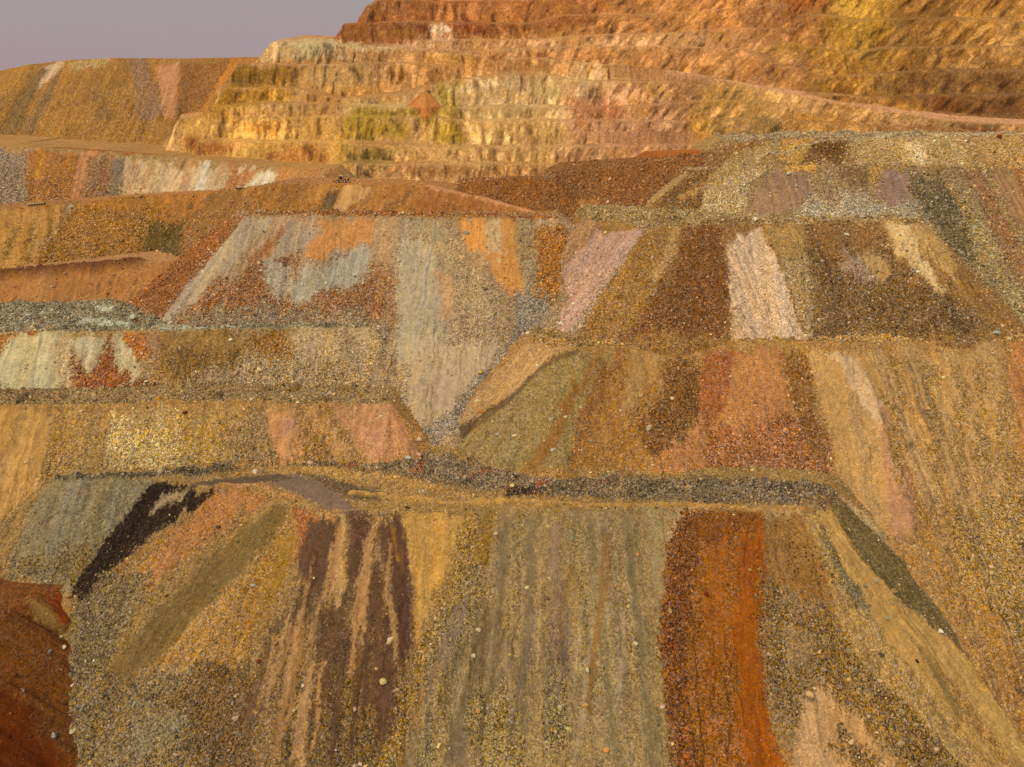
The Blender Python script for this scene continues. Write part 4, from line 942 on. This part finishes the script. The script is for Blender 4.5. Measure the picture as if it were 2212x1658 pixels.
HAND = [
 (130, 1374, 6.5, (214, 190, 130), 'round cream boulder lying on the orange mound just left of the rubble toe'),
 (141, 1397, 5, WH, 'white boulder just below the round cream one beside the orange mound'),
 (108, 1408, 3.5, GR, 'small grey boulder alone on the orange mound'),
 (471, 1139, 4.5, DK, 'dark brown boulder on the orange tan tip above the green strip'),
 (546, 1264, 6, (180, 180, 160), 'grey white boulder at the right edge of the green strip'),
 (559, 1429, 5.5, DR, 'dark rust boulder on the tan tip left of the dark brown strips'),
 (116, 1587, 5, GR, 'grey boulder lying on the dark orange mound near the bottom left corner'),
 (157, 1578, 6, (190, 180, 136), 'pale boulder at the very toe near the bottom left corner'),
 (196, 1645, 6, (206, 176, 96), 'yellowish boulder at the bottom edge beside the orange mound'),
 (155, 1481, 5, WH, 'whitish boulder at the toe halfway down the orange mound'),
 (678, 1249, 3.5, WH, 'whitish stone high on the dark brown strip'),
 (1183, 1137, 4.5, (206, 190, 110), 'pale yellow boulder near the top of the broad grey green strip'),
 (1138, 1269, 5, (216, 200, 140), 'cream boulder left of centre on the broad grey green strip'),
 (1032, 1360, 6, (204, 178, 140), 'pinkish pale boulder on the left part of the broad grey green strip'),
 (843, 1380, 9, (214, 186, 140), 'large whitish boulder at the right edge of the dark brown strips'),
 (827, 1471, 7, (204, 180, 110), 'yellowish pale boulder low on the dark brown strips'),
 (813, 1443, 6.5, (206, 164, 92), 'flat tan slab low on the dark brown strips'),
 (1208, 1526, 9, (196, 184, 130), 'largest pale green boulder low on the broad grey green strip'),
 (1265, 1523, 6.5, (212, 160, 88), 'orange boulder right of the largest pale green one'),
 (1228, 1575, 6, (206, 190, 100), 'yellow green boulder below the largest pale green one'),
 (1357, 1309, 6, (200, 168, 110), 'tan boulder on the right part of the broad grey green strip'),
 (1023, 1415, 6, (196, 184, 150), 'pale grey boulder on the left part of the broad grey green strip'),
 (1102, 1414, 4.5, YL, 'yellow boulder in the middle of the broad grey green strip'),
 (1310, 1619, 6, (214, 150, 76), 'orange boulder at the bottom of the broad grey green strip'),
 (1378, 1196, 5, (208, 148, 90), 'orange pink boulder high on the right of the broad grey green strip'),
 (1235, 1163, 5.5, (160, 160, 120), 'greenish boulder at the top of the broad grey green strip'),
 (1268, 1448, 6, (190, 180, 140), 'pale boulder right of the middle of the broad grey green strip'),
 (1374, 1389, 6, (206, 196, 140), 'cream boulder near the right edge of the broad grey green strip'),
 (1588, 1160, 4.5, (170, 130, 80), 'tan boulder near the top of the orange strip'),
 (1620, 1231, 5.5, (186, 140, 70), 'tan boulder on the bright orange fines'),
 (1527, 1283, 5.5, (104, 40, 18), 'dark red boulder on the orange strip'),
 (1489, 1242, 4.5, (130, 56, 24), 'dark red stone at the left edge of the orange strip'),
 (2078, 1259, 5, (206, 170, 120), 'pale boulder on the tan slope above the dark grey strip'),
 (1741, 1367, 6, (150, 128, 90), 'grey brown slab right of the orange strip'),
 (1854, 1374, 7.5, (190, 158, 110), 'tan angular boulder at the right edge of the grey brown rubble'),
 (1748, 1499, 7.5, (204, 168, 108), 'pointed tan block above the pale pinkish patch'),
 (1902, 1414, 7, (92, 72, 50), 'dark brown block at the left edge of the pale yellow tan fan'),
 (1892, 1255, 5.5, (156, 156, 126), 'grey boulder at the top of the pale yellow tan fan'),
 (1869, 1266, 5, (120, 118, 92), 'dark grey boulder at the top left of the pale yellow tan fan'),
 (1915, 1334, 5, (150, 150, 120), 'grey boulder in the middle of the pale yellow tan fan'),
 (1928, 1302, 4, (140, 140, 112), 'small grey stone on the pale yellow tan fan'),
 (1981, 1429, 4.5, (70, 50, 40), 'black brown boulder on the pale yellow tan fan'),
 (2031, 1365, 5, WH, 'white stone on the pale yellow tan fan under the dark grey strip'),
 (1673, 1487, 5, (140, 138, 108), 'grey boulder beside the lower part of the orange strip'),
 (1652, 1471, 5, (180, 150, 100), 'pale boulder at the right edge of the orange strip'),
 (1039, 803, 8, (200, 160, 92), 'large tan boulder on the right edge of the gully'),
 (1037, 887, 6.5, OR, 'bright orange boulder on the olive strip'),
 (1112, 941, 6.5, (216, 190, 136), 'cream boulder low on the olive strip'),
 (1254, 878, 6, (204, 184, 130), 'cream boulder at the border of the olive and brown strips'),
 (1385, 902, 6, (200, 140, 110), 'pinkish boulder left of the dark ochre rubble'),
 (1386, 855, 4.5, (206, 170, 110), 'tan boulder above the pinkish one left of the dark ochre rubble'),
 (1195, 972, 6, (206, 204, 186), 'whitish boulder near the foot of the olive strip'),
 (1221, 900, 5, (206, 190, 130), 'cream stone in the middle of the olive strip'),
 (905, 949, 8, (206, 180, 140), 'large pale boulder at the bottom of the gully'),
 (905, 981, 7, PK, 'pink boulder at the lowest point of the gully'),
 (881, 989, 6.5, (190, 194, 180), 'grey white boulder at the lowest point of the gully'),
 (1141, 718, 6.5, WH, 'white boulder at the upper end of the gully line'),
 (947, 569, 5, (186, 186, 160), 'pale grey stone on the upper face of the central terrace'),
 (1006, 501, 7.5, (160, 160, 138), 'grey block just under the crest of the central terrace'),
 (1704, 375, 5.5, PG, 'pale green boulder beside the yellow rubble on the upper right terrace'),
 (1720, 401, 3.5, WH, 'white stone on the purple brown fines'),
 (1633, 474, 6, WH, 'white boulder at the foot of the upper right terrace'),
 (1982, 586, 4.5, WH, 'cream boulder on the right end of the dark grey brown rubble'),
 (1828, 507, 5, (206, 198, 170), 'whitish slab near the crest above the dark grey brown rubble'),
 (2024, 427, 5, (200, 170, 160), 'pinkish boulder on the dark green strip'),
 (1732, 558, 3.5, (100, 44, 28), 'dark red stone on the right middle terrace'),
 (2158, 295, 7, (160, 90, 50), 'rust coloured block on the topmost right crest'),
 (2154, 721, 7, (170, 172, 146), 'grey green boulder on the rubble bench at the right edge'),
 (2178, 731, 5.5, (206, 176, 120), 'tan boulder beside the grey green one at the right edge'),
 (288, 685, 7, (190, 194, 166), 'pale green boulder at the left foot of the central terrace'),
 (368, 697, 6, WH, 'white boulder at the foot of the central terrace'),
 (500, 734, 4.5, WH, 'white boulder near the crest of the mixed pale rubble'),
 (684, 630, 4.5, (214, 214, 196), 'white stone on the pale grey patch'),
 (346, 862, 8.5, (206, 150, 50), 'big golden boulder at the foot of the left terrace'),
 (507, 805, 7, PK, 'pinkish boulder in the mixed pale rubble of the left terrace'),
 (316, 824, 5, WH, 'white boulder beside the rusty rubble tongue'),
 (191, 821, 5, (190, 110, 50), 'orange boulder on the rusty rubble tongue'),
 (552, 1019, 6.5, WH, 'white boulder at the foot of the low left terrace'),
 (514, 1023, 6, (210, 150, 60), 'golden boulder left of the white one at the foot of the low left terrace'),
 (400, 891, 4.5, (110, 46, 30), 'dark red stone at the top of the pale yellow rubble'),
 (49, 838, 5, (130, 120, 96), 'grey stone on the pale green tip'),
 (1830, 880, 6, (208, 172, 116), 'tan boulder on the pale tan fan'),
]
for i, (px, py, rp, c, lb) in enumerate(HAND):
    p = look(px, py+rp*.3); D_ = np.linalg.norm(p); r = rp*D_/FPX*.88
    boulder(p[0], p[1], p[2], r, lin(c), lb, 'boulders lying on the terraces', i % 8)
# other large boulders, the biggest 210 in view singly and the rest as loose rock
x_, y_, z_, rr_, cc_ = scatter(3400)
rad = .42*(1-rng.random(3400)*(1-(.42/1.0)**2.8))**(-1/2.8)
ok = seen(x_, y_, z_+rad) & (np.abs(x_/y_) < 1.0)
size = np.where(ok, rad/np.sqrt(x_**2+y_**2+z_**2), 0); order = np.argsort(-size); pick = order[:210]; rest = order[210:]
Cs = stone_cols(x_, rr_, cc_)
where = {'A': 'lowest terrace', 'B2': 'low left terrace of tan and pink strips', 'B3': 'left terrace with the pale green tips', 'BR': 'long right terrace of tan and brown strips', 'C1': 'central terrace above the gully',
         'C2': 'right middle terrace', 'D1': 'upper right terrace', 'D2': 'topmost right terrace', 'D0': 'dark brown heap by the pit wall', 'D3': 'low brown heap', 'D5': 'ochre heap of the upper right', 'D4': 'smooth orange heap', 'E': 'ochre ramp terrace', 'E2': 'orange tan ramp bank', 'F': 'pale streaked bank'}
for i in pick:
    c = Cs[i]*1.12; lum = c.mean(); tone = 'pale' if lum > .30 else ('mid toned' if lum > .15 else 'dark')
    k = pid[rr_[i], cc_[i]]; plc = PATCHES[k][5] if k >= 0 else None; o_ = own[rr_[i], cc_[i]]
    plc = ('the '+plc) if plc else ('the '+where.get(TIERS[o_].key if o_ < MID and o_ >= 0 else 'A', 'terraces'))
    lb = f'{tone} boulder, one of several on {plc}'
    boulder(x_[i], y_[i], z_[i], rad[i], np.clip(c, 0, .8), ' '.join(lb.split()[:16]), ' '.join(f'{tone} boulders on {plc}'.split()))
o = build_stones('loose_boulders', 0, 0, 0, 0, 2, 6, extra=(x_[rest], y_[rest], z_[rest], rr_[rest], cc_[rest], rad[rest]))
tag(o, 'smaller boulders strewn among the loose rock on the terraces', 'rocks', kind='stuff')

# ------------------------------------------------------------------ shrubs
m_, t_, b_ = mat('dark_foliage'); nz = N(t_, 'ShaderNodeTexNoise'); nz.inputs['Scale'].default_value = 9; rp_ = N(t_, 'ShaderNodeValToRGB')
rp_.color_ramp.elements[0].color = (.012, .02, .008, 1); rp_.color_ramp.elements[1].color = (.05, .07, .02, 1); t_.links.new(nz.outputs[0], rp_.inputs[0]); t_.links.new(rp_.outputs[0], b_.inputs['Base Color']); MF = m_
def shrub_mesh(seed):
    rg = np.random.default_rng(seed); n = 110
    d = rg.normal(size=(n, 3)); d[:, 2] = np.abs(d[:, 2]); d /= np.linalg.norm(d, axis=1)[:, None]; c = d*rg.uniform(.3, 1, n)[:, None]*np.array([1, 1, .8])
    a = rg.normal(size=(n, 3)); a /= np.linalg.norm(a, axis=1)[:, None]; b = np.cross(a, d); b /= np.linalg.norm(b, axis=1)[:, None]+1e-6
    s_ = .17; V = np.stack([c-a*s_-b*s_*.5, c+a*s_-b*s_*.3, c+a*s_*.8+b*s_*.5, c-a*s_*.7+b*s_*.4], 1).reshape(-1, 3)
    return mesh_from('shrub', V, np.arange(4*n).reshape(-1, 4), MF, smooth=False)
SM = [shrub_mesh(k) for k in range(4)]
sh = [(610,155),(685,130),(660,85),(655,225),(755,195),(730,210),(770,245),(715,260),(725,325),(730,350),(770,350),(800,325),(840,340),(875,320),(830,270),(855,290),(815,370),(745,390),(690,375),(750,425),(755,442),(728,440),(845,415),(835,442),(865,440),(890,410),(902,430),(905,385),(885,360),(935,390),(920,405),(870,470),(892,470),(715,490),(800,350),(865,395),(920,340),(960,460),(685,400),(840,500),(960,510),(640,190),(700,290),(790,290)]
for i, (a, b) in enumerate(sh):
    p = look(1463+a*.3475, 1081.8+b*.3475); s_ = random.uniform(.26, .52)*(1.5 if i in (12, 15, 30) else 1)
    o = bpy.data.objects.new('shrub', SM[i % 4]); S.collection.objects.link(o); o.location = (p[0], p[1], p[2]-.05); o.scale = (s_, s_, s_); o.rotation_euler = (0, 0, random.uniform(0, 6))
    tag(o, 'small dark green shrub dotting the brown tip right of the orange strip', 'shrub', 'shrubs on the brown tip')
for i, (px, py, lb) in enumerate(((1300, 1098, 'leftmost of three small shrubs on the sandy berm above the grey green strip'), (1312, 1099, 'middle one of three small shrubs on the sandy berm above the grey green strip'), (1329, 1098, 'rightmost of three small shrubs on the sandy berm above the grey green strip'))):
    p = look(px, py); o = bpy.data.objects.new('shrub', SM[i]); S.collection.objects.link(o); o.location = p; o.scale = (.45, .45, .55); tag(o, lb, 'shrub', 'shrubs on the sandy berm')

# ------------------------------------------------------------------ machines and gear
import bmesh
def paint(name, c, rough=.5, metal=0):
    m, t, b = mat(name); nz = N(t, 'ShaderNodeTexNoise'); nz.inputs['Scale'].default_value = 4; nz.inputs['Detail'].default_value = 6
    tc = N(t, 'ShaderNodeTexCoord'); t.links.new(tc.outputs['Object'], nz.inputs['Vector']); rp = N(t, 'ShaderNodeValToRGB')
    c = lin(c); rp.color_ramp.elements[0].position = .35; rp.color_ramp.elements[1].position = .65
    rp.color_ramp.elements[0].color = (*(c*.8), 1); rp.color_ramp.elements[1].color = (*c, 1); t.links.new(nz.outputs[0], rp.inputs[0]); t.links.new(rp.outputs[0], b.inputs['Base Color'])
    b.inputs['Roughness'].default_value = rough; b.inputs['Metallic'].default_value = metal; b.inputs['Specular IOR Level'].default_value = .5; return m
PY, PO, PB, PW, PGL = paint('yellow_paint', (200, 140, 20), .4), paint('orange_paint', (180, 110, 20), .4), paint('black_rubber', (22, 22, 24), .8), paint('white_paint', (240, 240, 240), .3), paint('dark_glass', (16, 20, 26), .12)
PM, PT, PD = paint('grey_steel', (120, 118, 122), .4, .6), paint('timber', (214, 184, 134), .8), paint('dark_steel', (60, 44, 52), .5, .3)
class MBd:
    def __init__(s): s.bm = bmesh.new()
    def box(s, x, y, z, sx, sy, sz, rx=0, ry=0, rz=0, taper=1):
        from mathutils import Matrix, Euler
        r = bmesh.ops.create_cube(s.bm, size=1)
        for v_ in r['verts']:
            if v_.co.z > 0: v_.co.x *= taper; v_.co.y *= taper
            v_.co = Vector((v_.co.x*sx, v_.co.y*sy, v_.co.z*sz)); v_.co.rotate(Euler((rx, ry, rz))); v_.co += Vector((x, y, z))
        return s
    def cyl(s, x, y, z, r, h, axis='Y', n=24, r2=None):
        q = bmesh.ops.create_cone(s.bm, cap_ends=True, segments=n, radius1=r, radius2=r if r2 is None else r2, depth=h)
        from mathutils import Euler
        e = {'Y': Euler((math.pi/2, 0, 0)), 'X': Euler((0, math.pi/2, 0)), 'Z': Euler((0, 0, 0))}[axis]
        for v_ in q['verts']: v_.co.rotate(e); v_.co += Vector((x, y, z))
        return s
    def bar(s, a, b, r=.05, n=8):
        a, b = Vector(a), Vector(b); d = b-a; q = bmesh.ops.create_cone(s.bm, cap_ends=True, segments=n, radius1=r, radius2=r, depth=d.length); e = d.to_track_quat('Z', 'Y')
        for v_ in q['verts']: v_.co = e @ v_.co + (a+b)/2
        return s
    def done(s, name, m, parent=None, bev=.03):
        if bev: bmesh.ops.bevel(s.bm, geom=[e for e in s.bm.edges if e.calc_face_angle(0) > .6], offset=bev, segments=1, affect='EDGES')
        me = bpy.data.meshes.new(name); s.bm.to_mesh(me); s.bm.free(); me.materials.append(m); return link(name, me, parent)
def thing(name, label, cat, loc, rz=0, group=None):
    o = bpy.data.objects.new(name, None); S.collection.objects.link(o); o.location = loc; o.rotation_euler = (0, 0, rz); tag(o, label, cat, group); return o
def on_top(px, py, back=2.0):
    p = look(px, py); x, y = p[0], p[1]+back; x = p[0]*(y/p[1]); return (x, y, float(zat(np.array([x]), np.array([y]))[0]))

# wheel loader seen from its side, bucket to the left
L0 = on_top(738, 397, 3.0)
t = thing('wheel_loader', 'yellow wheel loader with black cab and white roof parked on the ramp crest', 'wheel loader', (L0[0], L0[1], L0[2]), R(3))
MBd().box(1.9, 0, 1.55, 3.0, 1.7, .95, taper=.92).box(.35, 0, 1.1, 1.2, 1.2, .6).done('engine_hood', PO, t)
MBd().box(3.55, 0, 1.5, .55, 1.9, 1.25).done('radiator', PB, t)
MBd().box(3.1, -.9, 1.9, .5, .06, .42).done('side_panel', PW, t)
MBd().box(-1.6, 0, 1.05, 2.0, 1.1, .8, taper=.85).box(-.5, 0, 1.0, .7, .8, .5).done('front_frame', PY, t)
MBd().box(-2.6, .55, 1.35, 2.4, .22, .38, ry=R(-14)).box(-2.6, -.55, 1.35, 2.4, .22, .38, ry=R(-14)).bar((-1.4, 0, 1.7), (-3.4, 0, 1.1), .1).done('lift_arm', PY, t)
MBd().box(-3.9, 0, .55, .14, 2.7, 1.1, ry=R(12)).box(-4.3, 0, .12, 1.1, 2.7, .1, ry=R(4)).box(-4.2, 1.32, .5, .9, .08, .8).box(-4.2, -1.32, .5, .9, .08, .8).done('bucket', PO, t)
cab = MBd().box(-.15, 0, 2.45, 1.5, 1.5, 1.6, taper=.88).done('cab', PGL, t)
MBd().box(-.15, 0, 3.32, 1.45, 1.45, .16).done('cab_roof', PW, cab)
MBd().bar((-.8, -.7, 1.7), (-.75, -.66, 3.2), .06).bar((.5, -.7, 1.7), (.45, -.66, 3.2), .06).bar((-.8, .7, 1.7), (-.75, .66, 3.2), .06).bar((.5, .7, 1.7), (.45, .66, 3.2), .06).done('cab_frame', PB, cab, 0)
MBd().cyl(1.3, .3, 2.5, .08, 1.1, 'Z').done('exhaust_pipe', PB, t, 0)
for sx in (-1.9, 1.7):
    for sy in (-1, 1):
        wh = MBd().cyl(sx, sy*1.0, .78, .80, .62).done('wheel', PB, t, .06)
        MBd().cyl(sx, sy*1.33, .78, .36, .06).done('rim', PW, wh, 0)
# long low rack at the left
A1 = on_top(63, 456, 2.5); A2 = on_top(99, 452, 2.5); dx, dy_ = A2[0]-A1[0], A2[1]-A1[1]; ln = math.hypot(dx, dy_)
t = thing('timber_rack', 'long low timber rack with pale flat top and dark gaps between its legs', 'rack', ((A1[0]+A2[0])/2, (A1[1]+A2[1])/2, min(A1[2], A2[2])+.1), math.atan2(dy_, dx))
tl = (A2[2]-A1[2])/max(ln, .1); tl = max(-.15, min(.15, tl))
MBd().box(0, 0, 1.30, ln, 1.5, .16, ry=-math.atan(tl)).done('rack_top', PT, t, .02)
MBd().box(0, .55, .75, ln*.98, .1, .8, ry=-math.atan(tl)).done('back_board', PD, t, .02)
MBd().box(ln/2+.2, 0, .95+tl*ln/2, .35, 1.5, 1.1).done('end_block', PB, t, .03)
for k in range(7):
    xx = -ln/2+.3+k*(ln-.6)/6; MBd().box(xx, -.6, .6+tl*xx, .2, .16, 1.3).done('leg', PY if k in (1, 4, 5) else PT, t, .01)
# dark steel trough and the small stand near it
B0 = on_top(521, 414, 2.0)
t = thing('steel_trough', 'dark steel trough with a yellow end lying on the ramp crest', 'trough', B0, R(2))
MBd().box(-.4, 0, .45, 3.9, 1.4, .12).box(-.4, -.66, .28, 3.6, .12, .5).box(-.4, .66, .28, 3.6, .12, .5).box(-2.3, 0, .55, .25, 1.4, .9).box(.9, 0, .2, 1.2, 1.3, .45, ry=R(-16)).done('trough_body', PD, t, .02)
MBd().box(2.3, 0, .42, 1.6, 1.3, .3, ry=R(-12)).done('trough_end', PY, t, .02)
b2 = on_top(520, 414, 4.5)
t = thing('tripod_stand', 'small grey three legged stand behind the dark steel trough', 'tripod', b2)
for a in (90, 210, 330): MBd().bar((.5*math.cos(R(a)), .5*math.sin(R(a)), 0), (0, 0, 1.7), .05).done('leg', PM, t, 0)
MBd().cyl(0, 0, 1.85, .16, .35, 'Z').box(.2, 0, 1.9, .3, .15, .15).done('head', PM, t, 0)
# marker pole
c0_ = on_top(560, 469, 1.5)
t = thing('marker_pole', 'tall thin yellow marker pole on the left end of the central crest', 'pole', c0_)
MBd().cyl(0, 0, 2.9, .2, 5.8, 'Z', 12, .13).done('pole', paint('pole_yellow', (236, 206, 110), .6), t, 0)
MBd().box(-.3, -.2, .25, 2.4, .2, .16, ry=R(14)).box(.5, -.2, .3, 1.6, .2, .16, ry=R(-30)).done('base_board', PW, t, .01)
# two light boulders on the platform by the upper bench are left as rock
